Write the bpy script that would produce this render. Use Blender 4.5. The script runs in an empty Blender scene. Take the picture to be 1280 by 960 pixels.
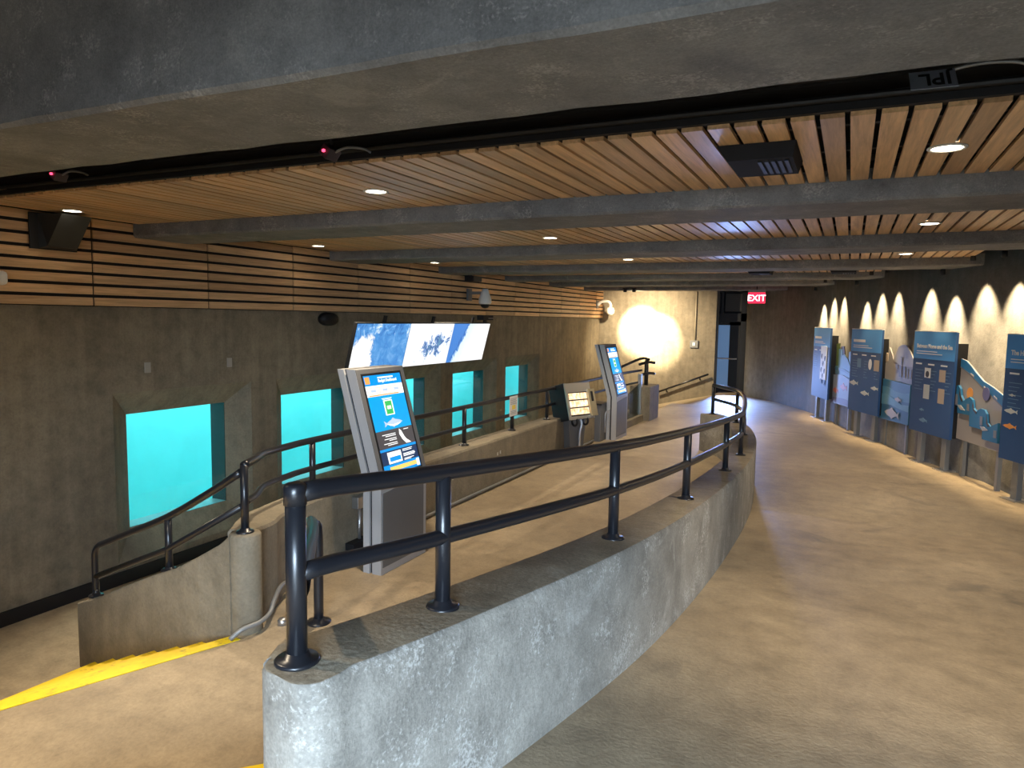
import bpy, bmesh, math, random
from mathutils import Vector, Matrix
random.seed(7)
C = bpy.context.scene.collection
SC = bpy.context.scene
PI = math.pi
def R(a): return math.radians(a)

# ------------------------------------------------------------------ camera
cam_d = bpy.data.cameras.new('camera'); cam = bpy.data.objects.new('camera', cam_d); C.objects.link(cam)
cam_d.sensor_width = 36.0; cam_d.lens = 890.0 / 1280.0 * 36.0; cam_d.clip_start = 0.05; cam_d.clip_end = 200
yaw, pitch, roll = R(25.3), R(5.26), R(0.92)
f0 = Vector((-math.sin(yaw), math.cos(yaw), 0)); r0 = Vector((math.cos(yaw), math.sin(yaw), 0)); u0 = Vector((0, 0, 1))
fw = f0 * math.cos(pitch) - u0 * math.sin(pitch); uv = r0.cross(fw)
rt = r0 * math.cos(roll) + uv * math.sin(roll); up = uv * math.cos(roll) - r0 * math.sin(roll)
M = Matrix((rt, up, -fw)).transposed().to_4x4(); M.translation = Vector((0, 0, 1.6)); cam.matrix_world = M
SC.camera = cam

# ------------------------------------------------------------------ world, exposure
W = bpy.data.worlds.new('world'); SC.world = W; W.use_nodes = True
W.node_tree.nodes['Background'].inputs[0].default_value = (0.62, 0.72, 0.9, 1)
W.node_tree.nodes['Background'].inputs[1].default_value = 0.25
vs = SC.view_settings; vs.view_transform = 'Standard'; vs.look = 'None'; vs.gamma = 1; vs.use_curve_mapping = False
vs.exposure = 0.42
SC.cycles.max_bounces = 8; SC.cycles.diffuse_bounces = 4; SC.cycles.glossy_bounces = 4; SC.cycles.sample_clamp_indirect = 6

# ------------------------------------------------------------------ lights (large ones)
WARM = (1.0, 0.83, 0.60)
def lamp(name, kind, loc, power, color, parent=None, target=None, size=None, angle=None, blend=0.5, radius=0.05):
    d = bpy.data.lights.new(name, kind); d.energy = power; d.color = color
    if kind == 'AREA': d.shape = 'RECTANGLE'; d.size, d.size_y = size
    else: d.shadow_soft_size = radius
    if kind == 'SPOT': d.spot_size = R(angle); d.spot_blend = blend
    o = bpy.data.objects.new(name, d); C.objects.link(o)
    o.location = loc
    if target is not None:
        o.rotation_euler = (Vector(target) - Vector(loc)).to_track_quat('-Z', 'Y').to_euler()
    if parent is not None:
        o.location = Vector(loc) - parent.location; o.parent = parent
    return o
# daylight from the glazed entrance that stands open behind the camera
dl = lamp('entrance_daylight', 'AREA', (1.5, -3.6, 1.45), 300, (0.62, 0.80, 1.0), target=(-0.6, 1.6, -1.9), size=(2.2, 2.0)); dl.data.spread = R(82)

# ------------------------------------------------------------------ material helpers
def nodes_of(m):
    m.use_nodes = True; nt = m.node_tree; return nt, nt.nodes, nt.links, nt.nodes['Principled BSDF']
def simple(name, col, rough=0.5, metal=0.0, emit=None, estr=0.0, spec=0.5):
    m = bpy.data.materials.new(name); nt, N, L, B = nodes_of(m)
    B.inputs['Base Color'].default_value = (*col, 1); B.inputs['Roughness'].default_value = rough; B.inputs['Metallic'].default_value = metal
    B.inputs['Specular IOR Level'].default_value = spec
    if emit: B.inputs['Emission Color'].default_value = (*emit, 1); B.inputs['Emission Strength'].default_value = estr
    m.diffuse_color = (*col, 1)
    return m
def noise(N, L, src, scale, detail=4, rough=0.55, dist=0.0):
    n = N.new('ShaderNodeTexNoise'); n.inputs['Scale'].default_value = scale; n.inputs['Detail'].default_value = detail
    n.inputs['Roughness'].default_value = rough; n.inputs['Distortion'].default_value = dist
    if src is not None: L.new(src, n.inputs['Vector'])
    return n.outputs['Fac']
def ramp(N, L, src, stops):
    r = N.new('ShaderNodeValToRGB'); e = r.color_ramp.elements
    while len(e) < len(stops): e.new(0.5)
    for k, (p, c) in enumerate(stops):
        e[k].position = p; e[k].color = (*c, 1) if len(c) == 3 else c
    L.new(src, r.inputs[0]); return r.outputs[0]
def mixc(N, L, fac, a, b, mode='MIX'):
    m = N.new('ShaderNodeMix'); m.data_type = 'RGBA'; m.blend_type = mode
    for k, v in ((0, fac), (6, a), (7, b)):
        if hasattr(v, 'is_linked') or hasattr(v, 'links'): L.new(v, m.inputs[k])
        elif k == 0: m.inputs[0].default_value = v
        else: m.inputs[k].default_value = (*v, 1)
    return m.outputs[2]
def mapping(N, L, scale=(1, 1, 1), loc=(0, 0, 0), src='Object'):
    t = N.new('ShaderNodeTexCoord'); m = N.new('ShaderNodeMapping')
    m.inputs['Scale'].default_value = scale; m.inputs['Location'].default_value = loc
    L.new(t.outputs[src], m.inputs[0]); return m.outputs[0]
def world_pos(N): return N.new('ShaderNodeNewGeometry').outputs['Position']
def bump(N, L, B, h, strength, dist=0.01):
    b = N.new('ShaderNodeBump'); b.inputs['Strength'].default_value = strength; b.inputs['Distance'].default_value = dist
    L.new(h, b.inputs['Height']); L.new(b.outputs[0], B.inputs['Normal'])

def concrete(name, dark, light, pale=None, rough=0.8, streak=0.0, spec=0.35, pits=0.25, big=0.55, stain=None, fleck=None):
    m = bpy.data.materials.new(name); nt, N, L, B = nodes_of(m)
    P = world_pos(N)
    n1 = noise(N, L, P, big, 6, 0.62, 0.4); n2 = noise(N, L, P, 5.5, 6, 0.7); n3 = noise(N, L, P, 45, 3, 0.6)
    c = ramp(N, L, n1, [(0.32, dark), (0.68, light)])
    c2 = ramp(N, L, n2, [(0.30, (0.62,) * 3), (0.5, (0.95,) * 3), (0.72, (1.22,) * 3)])
    c = mixc(N, L, 0.75, c, c2, 'MULTIPLY')
    c3 = ramp(N, L, n3, [(0.3, (0.8,) * 3), (0.6, (1.06,) * 3)])
    c = mixc(N, L, 0.6, c, c3, 'MULTIPLY')
    if streak:
        mp = N.new('ShaderNodeMapping'); L.new(P, mp.inputs[0]); mp.inputs['Scale'].default_value = (7, 7, 0.35)
        s = noise(N, L, mp.outputs[0], 1.0, 4, 0.6)
        sc = ramp(N, L, s, [(0.35, (0.75,) * 3), (0.6, (1.05,) * 3), (0.75, (1.3,) * 3)])
        c = mixc(N, L, streak, c, sc, 'MULTIPLY')
    if pale:
        p = noise(N, L, P, 2.1, 8, 0.75, 1.2)
        f = ramp(N, L, p, [(0.56, (0, 0, 0)), (0.72, (1, 1, 1))])
        c = mixc(N, L, f, c, pale)
    if stain:
        p = noise(N, L, P, 0.9, 5, 0.65, 0.8)
        f = ramp(N, L, p, [(0.60, (0, 0, 0)), (0.70, (0.6,) * 3)])
        c = mixc(N, L, f, c, stain)
    if fleck:
        p = noise(N, L, P, 55, 5, 0.75, 0.4); q = noise(N, L, P, 4.0, 3, 0.6)
        mu = N.new('ShaderNodeMath'); mu.operation = 'MULTIPLY'; L.new(p, mu.inputs[0]); L.new(q, mu.inputs[1])
        f = ramp(N, L, mu.outputs[0], [(0.30, (0, 0, 0)), (0.37, (0.55,) * 3)])
        c = mixc(N, L, f, c, fleck)
        g = noise(N, L, P, 110, 2, 0.5); c = mixc(N, L, 0.5, c, ramp(N, L, g, [(0.3, (0.7,) * 3), (0.7, (1.2,) * 3)]), 'MULTIPLY')
    v = N.new('ShaderNodeTexVoronoi'); v.inputs['Scale'].default_value = 26; L.new(P, v.inputs['Vector'])
    pit = ramp(N, L, v.outputs['Distance'], [(0.03, (0.35,) * 3), (0.09, (1,) * 3)])
    c = mixc(N, L, pits, c, pit, 'MULTIPLY')
    L.new(c, B.inputs['Base Color']); B.inputs['Specular IOR Level'].default_value = spec
    rr = ramp(N, L, n2, [(0.2, (max(0, rough - 0.15),) * 3), (0.8, (min(1, rough + 0.1),) * 3)]); L.new(rr, B.inputs['Roughness'])
    ad = N.new('ShaderNodeMath'); ad.operation = 'ADD'; L.new(n2, ad.inputs[0]); L.new(n3, ad.inputs[1])
    bump(N, L, B, ad.outputs[0], 0.35, 0.01)
    m.diffuse_color = (*light, 1)
    return m

def wood(name, dark, light, rough=0.42):
    m = bpy.data.materials.new(name); nt, N, L, B = nodes_of(m)
    P = world_pos(N)
    oi = N.new('ShaderNodeObjectInfo').outputs['Random']; ri = N.new('ShaderNodeNewGeometry').outputs['Random Per Island']
    ad = N.new('ShaderNodeMath'); ad.operation = 'ADD'; L.new(oi, ad.inputs[0]); L.new(ri, ad.inputs[1])
    fr = N.new('ShaderNodeMath'); fr.operation = 'FRACT'; L.new(ad.outputs[0], fr.inputs[0])
    mp = N.new('ShaderNodeMapping'); mp.inputs['Scale'].default_value = (16, 0.8, 16); L.new(P, mp.inputs[0])
    of = N.new('ShaderNodeVectorMath'); of.operation = 'ADD'; L.new(mp.outputs[0], of.inputs[0])
    cb = N.new('ShaderNodeCombineXYZ'); sc = N.new('ShaderNodeMath'); sc.operation = 'MULTIPLY'; sc.inputs[1].default_value = 57.0
    L.new(fr.outputs[0], sc.inputs[0]); L.new(sc.outputs[0], cb.inputs[1]); L.new(cb.outputs[0], of.inputs[1])
    g = noise(N, L, of.outputs[0], 1.3, 5, 0.6, 0.9); g2 = noise(N, L, of.outputs[0], 6.0, 3, 0.6, 0.3)
    c = ramp(N, L, g, [(0.3, dark), (0.62, light)])
    cc = ramp(N, L, g2, [(0.35, (0.82,) * 3), (0.65, (1.05,) * 3)]); c = mixc(N, L, 0.7, c, cc, 'MULTIPLY')
    t = ramp(N, L, fr.outputs[0], [(0.0, (0.74, 0.70, 0.66)), (0.5, (1.0, 0.98, 0.95)), (1.0, (1.18, 1.12, 1.02))])
    c = mixc(N, L, 1.0, c, t, 'MULTIPLY')
    L.new(c, B.inputs['Base Color']); B.inputs['Roughness'].default_value = rough
    bump(N, L, B, g2, 0.15, 0.003); m.diffuse_color = (*light, 1)
    return m

# sun-free indoor palette
M_wall = concrete('board_formed_concrete', (0.185, 0.155, 0.11), (0.32, 0.27, 0.19), streak=0.55)
M_wallR = concrete('right_wall_concrete', (0.165, 0.162, 0.158), (0.27, 0.262, 0.25), streak=0.45)
M_beam = concrete('beam_concrete', (0.14, 0.136, 0.13), (0.245, 0.237, 0.223), pale=(0.29, 0.275, 0.25), big=0.9, fleck=(0.36, 0.34, 0.31))
M_para = concrete('parapet_concrete', (0.20, 0.185, 0.16), (0.36, 0.335, 0.29), pale=(0.42, 0.40, 0.36), pits=0.7, big=1.1, fleck=(0.56, 0.54, 0.50))
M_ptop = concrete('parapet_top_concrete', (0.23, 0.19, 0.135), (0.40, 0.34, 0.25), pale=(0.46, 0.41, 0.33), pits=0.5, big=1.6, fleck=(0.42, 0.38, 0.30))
M_curb = concrete('inner_wall_concrete', (0.18, 0.15, 0.105), (0.30, 0.255, 0.185), pits=0.4, streak=0.3)
M_floor = concrete('ramp_floor_concrete', (0.30, 0.232, 0.152), (0.43, 0.34, 0.228), rough=0.55, spec=0.45, stain=(0.17, 0.145, 0.11), pits=0.12, big=0.8)
M_floorL = concrete('landing_floor_concrete', (0.36, 0.285, 0.19), (0.44, 0.355, 0.245), rough=0.6, spec=0.4, pits=0.08)
M_black = simple('flat_black_paint', (0.006, 0.006, 0.008), 0.6)
M_plen = simple('plenum_black', (0.008, 0.008, 0.010), 0.8)
M_gap = simple('dark_backing', (0.012, 0.009, 0.007), 0.9)
M_rail = simple('black_painted_pipe', (0.012, 0.013, 0.017), 0.32, 0.0, spec=0.6)
M_slat = wood('cedar_ceiling_slat', (0.50, 0.305, 0.15), (0.76, 0.505, 0.275), 0.40)
M_board = wood('cedar_wall_board', (0.52, 0.325, 0.17), (0.74, 0.49, 0.275), 0.5)
M_steel = simple('brushed_steel', (0.55, 0.55, 0.56), 0.35, 0.9)
M_kside = simple('kiosk_silver', (0.46, 0.46, 0.47), 0.4, 0.15)
M_kdark = simple('kiosk_grey', (0.15, 0.15, 0.155), 0.45, 0.1)
M_post = simple('grey_post', (0.24, 0.24, 0.235), 0.5, 0.3)
M_white = simple('white_plastic', (0.86, 0.85, 0.81), 0.4)
M_ring = simple('white_trim', (0.7, 0.68, 0.62), 0.4)
M_lens = simple('lamp_lens', (1, 0.95, 0.85), 0.4, emit=(1.0, 0.90, 0.70), estr=14)
M_yel = None
def yellow():
    m = bpy.data.materials.new('worn_yellow_paint'); nt, N, L, B = nodes_of(m); P = world_pos(N)
    n = noise(N, L, P, 9, 6, 0.7)
    L.new(ramp(N, L, n, [(0.30, (0.34, 0.25, 0.06)), (0.42, (0.86, 0.60, 0.012)), (0.7, (0.93, 0.70, 0.02))]), B.inputs['Base Color']); B.inputs['Roughness'].default_value = 0.55
    return m
M_yel = yellow()

# ------------------------------------------------------------------ mesh helpers
def link_bm(bm, name, m, parent=None, smooth=False, shift=None):
    if shift is not None: bmesh.ops.translate(bm, verts=bm.verts, vec=-Vector(shift))
    bmesh.ops.recalc_face_normals(bm, faces=bm.faces)
    me = bpy.data.meshes.new(name); bm.to_mesh(me); bm.free()
    for mm in (m if isinstance(m, (list, tuple)) else [m]): me.materials.append(mm)
    if smooth:
        for p in me.polygons: p.use_smooth = True
    o = bpy.data.objects.new(name, me); C.objects.link(o)
    if parent is not None: o.parent = parent
    return o
def wpart(name, bm, m, parent, smooth=False, shift=None):
    """bm in world coordinates; parent is an unrotated empty"""
    s = Vector((0, 0, 0)); q = parent
    while q is not None: s += q.location; q = q.parent
    return link_bm(bm, name, m, parent, smooth, s)
def tag(o, label=None, cat=None, group=None, kind=None):
    if label: o['label'] = label
    if cat: o['category'] = cat
    if group: o['group'] = group
    if kind: o['kind'] = kind
    return o
def thing(name, label, cat, loc=(0, 0, 0), rz=0.0, group=None):
    o = bpy.data.objects.new(name, None); C.objects.link(o); o.empty_display_size = 0.1
    o.location = loc; o.rotation_euler = (0, 0, rz); return tag(o, label, cat, group)
def struct(name, bm, m, parent=None, smooth=False):
    o = link_bm(bm, name, m, parent, smooth)
    if parent is None: o['kind'] = 'structure'
    return o
def box(bm, lo, hi, mi=0, bev=0.0):
    vs = [bm.verts.new((x, y, z)) for x in (lo[0], hi[0]) for y in (lo[1], hi[1]) for z in (lo[2], hi[2])]
    fs = [bm.faces.new([vs[i] for i in f]) for f in ((0, 1, 3, 2), (4, 6, 7, 5), (0, 4, 5, 1), (2, 3, 7, 6), (0, 2, 6, 4), (1, 5, 7, 3))]
    for f in fs: f.material_index = mi
    if bev > 0:
        bmesh.ops.bevel(bm, geom=list({e for f in fs for e in f.edges}), offset=bev, segments=2, affect='EDGES', profile=0.5)
    return vs
def B_(lo, hi, bev=0.0):
    bm = bmesh.new(); box(bm, lo, hi, 0, bev); return bm
def prism(bm, pts, vec, mi=0):
    """polygon of 3D points extruded along vec"""
    v = Vector(vec); a = [bm.verts.new(p) for p in pts]; b = [bm.verts.new(Vector(p) + v) for p in pts]; n = len(pts)
    fs = [bm.faces.new(a), bm.faces.new(b[::-1])] + [bm.faces.new((a[i], b[i], b[(i + 1) % n], a[(i + 1) % n])) for i in range(n)]
    for f in fs: f.material_index = mi
def flat(pts, y0, y1):
    """(u,z) polygon facing local -Y, from y0 (front) to y1"""
    bm = bmesh.new(); prism(bm, [(u, y0, z) for u, z in pts], (0, y1 - y0, 0)); return bm
def rect(u0, z0, u1, z1): return [(u0, z0), (u1, z0), (u1, z1), (u0, z1)]
def crom(pts, n=8):
    P = [Vector(p) for p in pts]; P = [2 * P[0] - P[1]] + P + [2 * P[-1] - P[-2]]; out = []
    for i in range(1, len(P) - 2):
        for k in range(n):
            t = k / n; a, b, c, d = P[i - 1:i + 3]
            out.append(0.5 * (2 * b + (c - a) * t + (2 * a - 5 * b + 4 * c - d) * t * t + (3 * b - a - 3 * c + d) * t ** 3))
    out.append(P[-2]); return out
def tube(bm, pts, r, seg=10, caps=True):
    P = [Vector(p) for p in pts]; n = len(P); rings = []; ref = None
    for i in range(n):
        t = (P[min(i + 1, n - 1)] - P[max(i - 1, 0)]).normalized()
        if ref is None: ref = Vector((0, 0, 1)) if abs(t.z) < 0.9 else Vector((1, 0, 0))
        s = t.cross(ref).normalized(); u = s.cross(t).normalized(); ref = u
        rings.append([bm.verts.new(P[i] + r * (math.cos(2 * PI * k / seg) * s + math.sin(2 * PI * k / seg) * u)) for k in range(seg)])
    for i in range(n - 1):
        for k in range(seg): bm.faces.new((rings[i][k], rings[i][(k + 1) % seg], rings[i + 1][(k + 1) % seg], rings[i + 1][k]))
    if caps: bm.faces.new(rings[0][::-1]); bm.faces.new(rings[-1])
def T_(pts, r, seg=10):
    bm = bmesh.new(); tube(bm, pts, r, seg); return bm
def lathe(bm, prof, seg=20, at=(0, 0, 0)):
    A = Vector(at); rings = []
    for r, z in prof:
        if r < 1e-6: rings.append([bm.verts.new(A + Vector((0, 0, z)))])
        else: rings.append([bm.verts.new(A + Vector((r * math.cos(2 * PI * k / seg), r * math.sin(2 * PI * k / seg), z))) for k in range(seg)])
    for a, b in zip(rings, rings[1:]):
        for k in range(seg):
            q = [a[k % len(a)], a[(k + 1) % len(a)], b[(k + 1) % len(b)], b[k % len(b)]]; u = []
            for v in q:
                if v not in u: u.append(v)
            if len(u) > 2: bm.faces.new(u)
def L_(prof, seg=20, at=(0, 0, 0)):
    bm = bmesh.new(); lathe(bm, prof, seg, at); return bm
def interp(x, xs, ys):
    if x <= xs[0]: return ys[0] + (ys[1] - ys[0]) * (x - xs[0]) / (xs[1] - xs[0])
    for i in range(len(xs) - 1):
        if x <= xs[i + 1]: return ys[i] + (ys[i + 1] - ys[i]) * (x - xs[i]) / (xs[i + 1] - xs[i])
    return ys[-1]
def text_obj(s, size, m, parent, loc, align='LEFT', rotz180=False, bold=0.0, depth=0.0006):
    cu = bpy.data.curves.new('lettering', 'FONT'); cu.body = s; cu.size = size; cu.align_x = align; cu.extrude = depth; cu.offset = bold; cu.resolution_u = 3
    t = bpy.data.objects.new('lettering_tmp', cu); C.objects.link(t)
    dg = bpy.context.evaluated_depsgraph_get(); me = bpy.data.meshes.new_from_object(t.evaluated_get(dg))
    bpy.data.objects.remove(t); bpy.data.curves.remove(cu)
    me.materials.clear(); me.materials.append(m); me.name = 'lettering'
    o = bpy.data.objects.new('lettering', me); C.objects.link(o); o.parent = parent
    o.location = loc; o.rotation_euler = (PI / 2, PI if rotz180 else 0, 0); return o

# ------------------------------------------------------------------ plan geometry
ZM, ZL, ZC, ZD = -0.55, -1.46, 2.56, 3.35       # main floor, lower floor, slat plane, roof deck
def zf(y): return min(0.0, max(ZM, -0.08 * (y - 1.6)))
RW = crom([(2.75, -5, 0), (2.75, 0, 0), (2.7, 4, 0), (2.5, 8, 0), (2.12, 10.76, 0), (1.58, 11.95, 0), (1.04, 13.2, 0), (0.74, 14.13, 0), (0.18, 15.65, 0), (-0.26, 17.06, 0), (-0.72, 18.35, 0), (-1.25, 19.55, 0), (-1.98, 20.8, 0), (-2.75, 21.75, 0)], 5)
RWy = [p.y for p in RW]; RWx = [p.x for p in RW]
def xr(y): return interp(y, RWy, RWx)
PAR = crom([(-1.405, 1.32, 0), (-1.25, 2.1, 0), (-1.06, 3.5, 0), (-0.99, 5.0, 0), (-1.0, 6.8, 0), (-1.07, 8.4, 0), (-1.2, 9.8, 0), (-1.42, 10.9, 0), (-1.7, 11.65, 0), (-2.08, 12.12, 0)], 6)
PARy = [p.y for p in PAR]; PARx = [p.x for p in PAR]
def xp(y): return interp(y, PARy, PARx)

# ------------------------------------------------------------------ floors
bm = bmesh.new(); prev = None
ys = [-5 + 0.25 * k for k in range(56)]
for y in ys:
    a = bm.verts.new((xp(max(y, 1.3)) if y > 1.3 else -1.4 - max(0, (1.3 - y)) * 2.0 if y > 0.6 else -7.3, y, zf(y))); b = bm.verts.new((xr(y) + 0.1, y, zf(y)))
    if prev: bm.faces.new((prev[0], prev[1], b, a))
    prev = (a, b)
floor = struct('floor', bm, M_floor)
bm = bmesh.new()
pl = [(-3.62, 3.36), (-3.86, 3.75), (-4.15, 4.4), (-4.15, 18.6), (-3.5, 18.6), (-3.6, 23.5), (-2.0, 23.5), (xr(21.0) + .1, 21.0), (xr(18) + .1, 18), (xr(15) + .1, 15), (xr(12) + .1, 12), (xr(8.75) + .1, 8.75), (xp(8.75), 8.75)]
for y in (7, 5.5, 4, 3, 2.2, 1.35): pl.append((xp(y), y))
pl += [(-1.45, 0.9), (-5.2, -0.2), (-4.1, 2.18)]
prism(bm, [(x, y, ZM) for x, y in pl], (0, 0, -0.12))
struct('floor', bm, M_floor)
bm = bmesh.new(); box(bm, (-7.35, -5, ZL - 0.1), (-3.3, 23, ZL)); struct('floor', bm, M_floorL)

# two steps from the entrance ramp down to the landing, just outside the left foot of the frame
st = thing('entrance_steps', 'concrete steps with a yellow painted nosing beside the near parapet end', 'stairs', (-2.6, 1.2, ZM))
def quad_strip(p, q, back, z0, z1):
    p, q, b = Vector((*p, 0)), Vector((*q, 0)), Vector((*back, 0))
    bm = bmesh.new(); prism(bm, [p + Vector((0, 0, z0)), q + Vector((0, 0, z0)), q + b + Vector((0, 0, z0)), p + b + Vector((0, 0, z0))], (0, 0, z1 - z0)); return bm
for k, z in enumerate((-0.413, -0.275, -0.137)):
    p = Vector((-1.50 + .21 * k, 3.05 - .21 * k)); q = Vector((-4.0 + .21 * k, 0.55 - .21 * k))
    if k: p = p + (q - p) * 0.16
    wpart('step', quad_strip(p, q, (0.22, -0.22), ZM, z), M_floor, st)
    wpart('nosing', quad_strip(p, q, (0.045, -0.045), z, z + 0.004), M_yel, st)

# stairs from the landing down to the window corridor
stairs = thing('concrete_stairs', 'concrete steps with yellow painted nosings going down left to the aquarium windows', 'stairs', (-4.7, 2.9, ZL))
NU = [(-3.63 - .325 * k, 3.36 + .0615 * k) for k in range(7)]
d0 = Vector((-0.49, -1.18)).normalized()
for k, p in enumerate(NU):
    z = ZM - 0.13 * k; P = Vector(p); Q = P + (Vector((-4.104 - .2546 * k, 2.178 + .1353 * k)) - P) * 2.6
    if k > 0: wpart('step', quad_strip(P, Q, (0.36, -0.065), ZL, z), M_floorL, stairs)
    wpart('nosing', quad_strip(P, Q, (0.085, -0.014), z + 0.0005, z + 0.005), M_yel, stairs)
    wpart('riser_paint', quad_strip(P, Q, (-0.004, 0.0), z - 0.06, z + 0.004), M_yel, stairs)

# ------------------------------------------------------------------ far left stairwell ramp
bm = bmesh.new(); prism(bm, [(-3.55, 18.62, ZM - .03), (-7.3, 18.62, ZL - .01), (-7.3, 18.62, ZL - 0.2), (-3.55, 18.62, ZL - .2)], (0, 3.4, 0)); struct('floor', bm, M_floorL)

# ------------------------------------------------------------------ left wall with five splayed window openings
GY = [(5.46 + 2.48 * k, 6.89 + 2.48 * k) for k in range(5)]
XW, XG, XB = -7.3, -7.5, -7.76
gz0, gz1 = -0.91, 0.425
bm = bmesh.new()
def q4(*p): bm.faces.new([bm.verts.new(v) for v in p])
y = -5.0
for g0, g1 in GY:
    o0, o1 = g0 - 0.30, g1 + 0.28; oz0, oz1 = -1.24, 0.70
    q4((XW, y, ZL - .1), (XW, o0, ZL - .1), (XW, o0, ZD), (XW, y, ZD))
    q4((XW, o0, ZL - .1), (XW, o1, ZL - .1), (XW, o1, oz0), (XW, o0, oz0)); q4((XW, o0, oz1), (XW, o1, oz1), (XW, o1, ZD), (XW, o0, ZD))
    O = [(XW, o0, oz0), (XW, o1, oz0), (XW, o1, oz1), (XW, o0, oz1)]; G = [(XG, g0, gz0), (XG, g1, gz0), (XG, g1, gz1), (XG, g0, gz1)]
    for i in range(4): q4(O[i], O[(i + 1) % 4], G[(i + 1) % 4], G[i])
    y = o1
q4((XW, y, ZL - .1), (XW, 22.1, ZL - .1), (XW, 22.1, ZD), (XW, y, ZD))
wall_left = struct('wall_left', bm, M_wall)
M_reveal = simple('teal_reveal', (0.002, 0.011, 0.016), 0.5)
M_sill = simple('acrylic_edge', (0.10, 0.20, 0.22), 0.3)
mg = bpy.data.materials.new('acrylic_pane'); nt, N, L, B = nodes_of(mg)
tr = N.new('ShaderNodeBsdfTransparent'); tr.inputs[0].default_value = (0.93, 1.0, 0.99, 1); gl = N.new('ShaderNodeBsdfGlossy'); gl.inputs['Roughness'].default_value = 0.03
mx = N.new('ShaderNodeMixShader'); mx.inputs[0].default_value = 0.05; L.new(tr.outputs[0], mx.inputs[1]); L.new(gl.outputs[0], mx.inputs[2]); L.new(mx.outputs[0], N['Material Output'].inputs[0])
for k, (g0, g1) in enumerate(GY):
    w = B_((XG - 0.012, g0 + .004, gz0 + .004), (XG - 0.004, g1 - .004, gz1 - .004)); w = struct('window_%d' % (k + 1), w, mg)
    bm = bmesh.new()
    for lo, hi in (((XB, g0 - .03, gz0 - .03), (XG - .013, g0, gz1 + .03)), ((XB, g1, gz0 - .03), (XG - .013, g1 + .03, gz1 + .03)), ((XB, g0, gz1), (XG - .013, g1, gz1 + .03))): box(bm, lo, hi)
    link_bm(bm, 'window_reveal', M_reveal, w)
    link_bm(B_((XB, g0, gz0 - .03), (XG - .013, g1, gz0)), 'window_sill', M_sill, w)

# the tank behind the windows
def water():
    m = bpy.data.materials.new('murky_tank_wall'); nt, N, L, B = nodes_of(m); P = world_pos(N)
    n = noise(N, L, P, 1.6, 5, 0.6, 0.5)
    L.new(ramp(N, L, n, [(0.3, (0.10, 0.60, 0.66)), (0.7, (0.115, 0.67, 0.74))]), B.inputs['Base Color']); B.inputs['Roughness'].default_value = 1.0; B.inputs['Specular IOR Level'].default_value = 0
    return m
def sand():
    m = bpy.data.materials.new('tank_sand'); nt, N, L, B = nodes_of(m); P = world_pos(N)
    n = noise(N, L, P, 3, 6, 0.7)
    L.new(ramp(N, L, n, [(0.35, (0.04, 0.26, 0.24)), (0.65, (0.05, 0.40, 0.40))]), B.inputs['Base Color']); B.inputs['Roughness'].default_value = 1.0
    return m
tank = bpy.data.objects.new('wall_tank', None); C.objects.link(tank); tank.location = (-9, 12, -1.5); tank['kind'] = 'structure'
bm = bmesh.new(); box(bm, (-10.4, 3.5, -2.4), (-10.2, 21, 2.2)); box(bm, (-10.3, 3.4, -2.4), (-7.8, 3.5, 2.2)); box(bm, (-10.3, 20.9, -2.4), (-7.8, 21, 2.2)); box(bm, (-10.4, 3.5, 2.2), (-7.8, 21, 2.3))
wpart('tank_wall', bm, water(), tank)
bm = bmesh.new()
nx, ny = 10, 60; gv = {}
for i in range(nx + 1):
    for j in range(ny + 1):
        x = -7.78 - 2.5 * i / nx; yy = 3.5 + 17.4 * j / ny
        gv[i, j] = bm.verts.new((x, yy, -1.28 - 0.45 * (i / nx) + 0.05 * math.sin(yy * 1.9 + i * .5) * math.sin(yy * .7 + 1)))
for i in range(nx):
    for j in range(ny): bm.faces.new((gv[i, j], gv[i + 1, j], gv[i + 1, j + 1], gv[i, j + 1]))
wpart('sand_bed', bm, sand(), tank, True)
for yy in (5.5, 9.5, 13.5, 17.5):
    tl = lamp('tank_daylight', 'AREA', (-9.0, yy, 2.1), 165, (0.75, 1.0, 1.0), parent=tank, size=(1.9, 3.6)); tl.rotation_euler = (0, R(8), 0)

# wood board cladding on the left wall: rows of boards between the seams
XF = -7.2; rows_top = 2.54; pit_h = 0.1165
seams = [0.5, 2.0, 3.46] + [4.93 + 1.487 * k for k in range(12)] + [22.0]
bm = bmesh.new(); box(bm, (XW + .002, -4.9, 1.655), (XF - .022, 22.0, 3.3)); link_bm(bm, 'cladding_backing', M_gap, wall_left)
shape = {}
def board_mesh(length, h):
    k = (round(length, 3), round(h, 3))
    if k not in shape:
        bm = bmesh.new(); box(bm, (-0.02, 0.005, 0.009), (0, length - 0.02, h - 0.024)); me = bpy.data.meshes.new('board'); bmesh.ops.recalc_face_normals(bm, faces=bm.faces); bm.to_mesh(me); bm.free(); me.materials.append(M_board); shape[k] = me
    return shape[k]
for a, b in zip(seams, seams[1:]):
    for r in range(9):
        z = 1.655 + pit_h * r
        o = bpy.data.objects.new('board', board_mesh(b - a, pit_h if r < 8 else 0.2)); C.objects.link(o); o.location = (XF, a, z); o.parent = wall_left
# black strip painted in for the dark shadow gap along the wall foot
bm = bmesh.new(); box(bm, (XW + .001, -5, ZL), (XW + .035, 21.9, ZL + 0.14)); struct('shadow_strip_left', bm, M_black)

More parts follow.
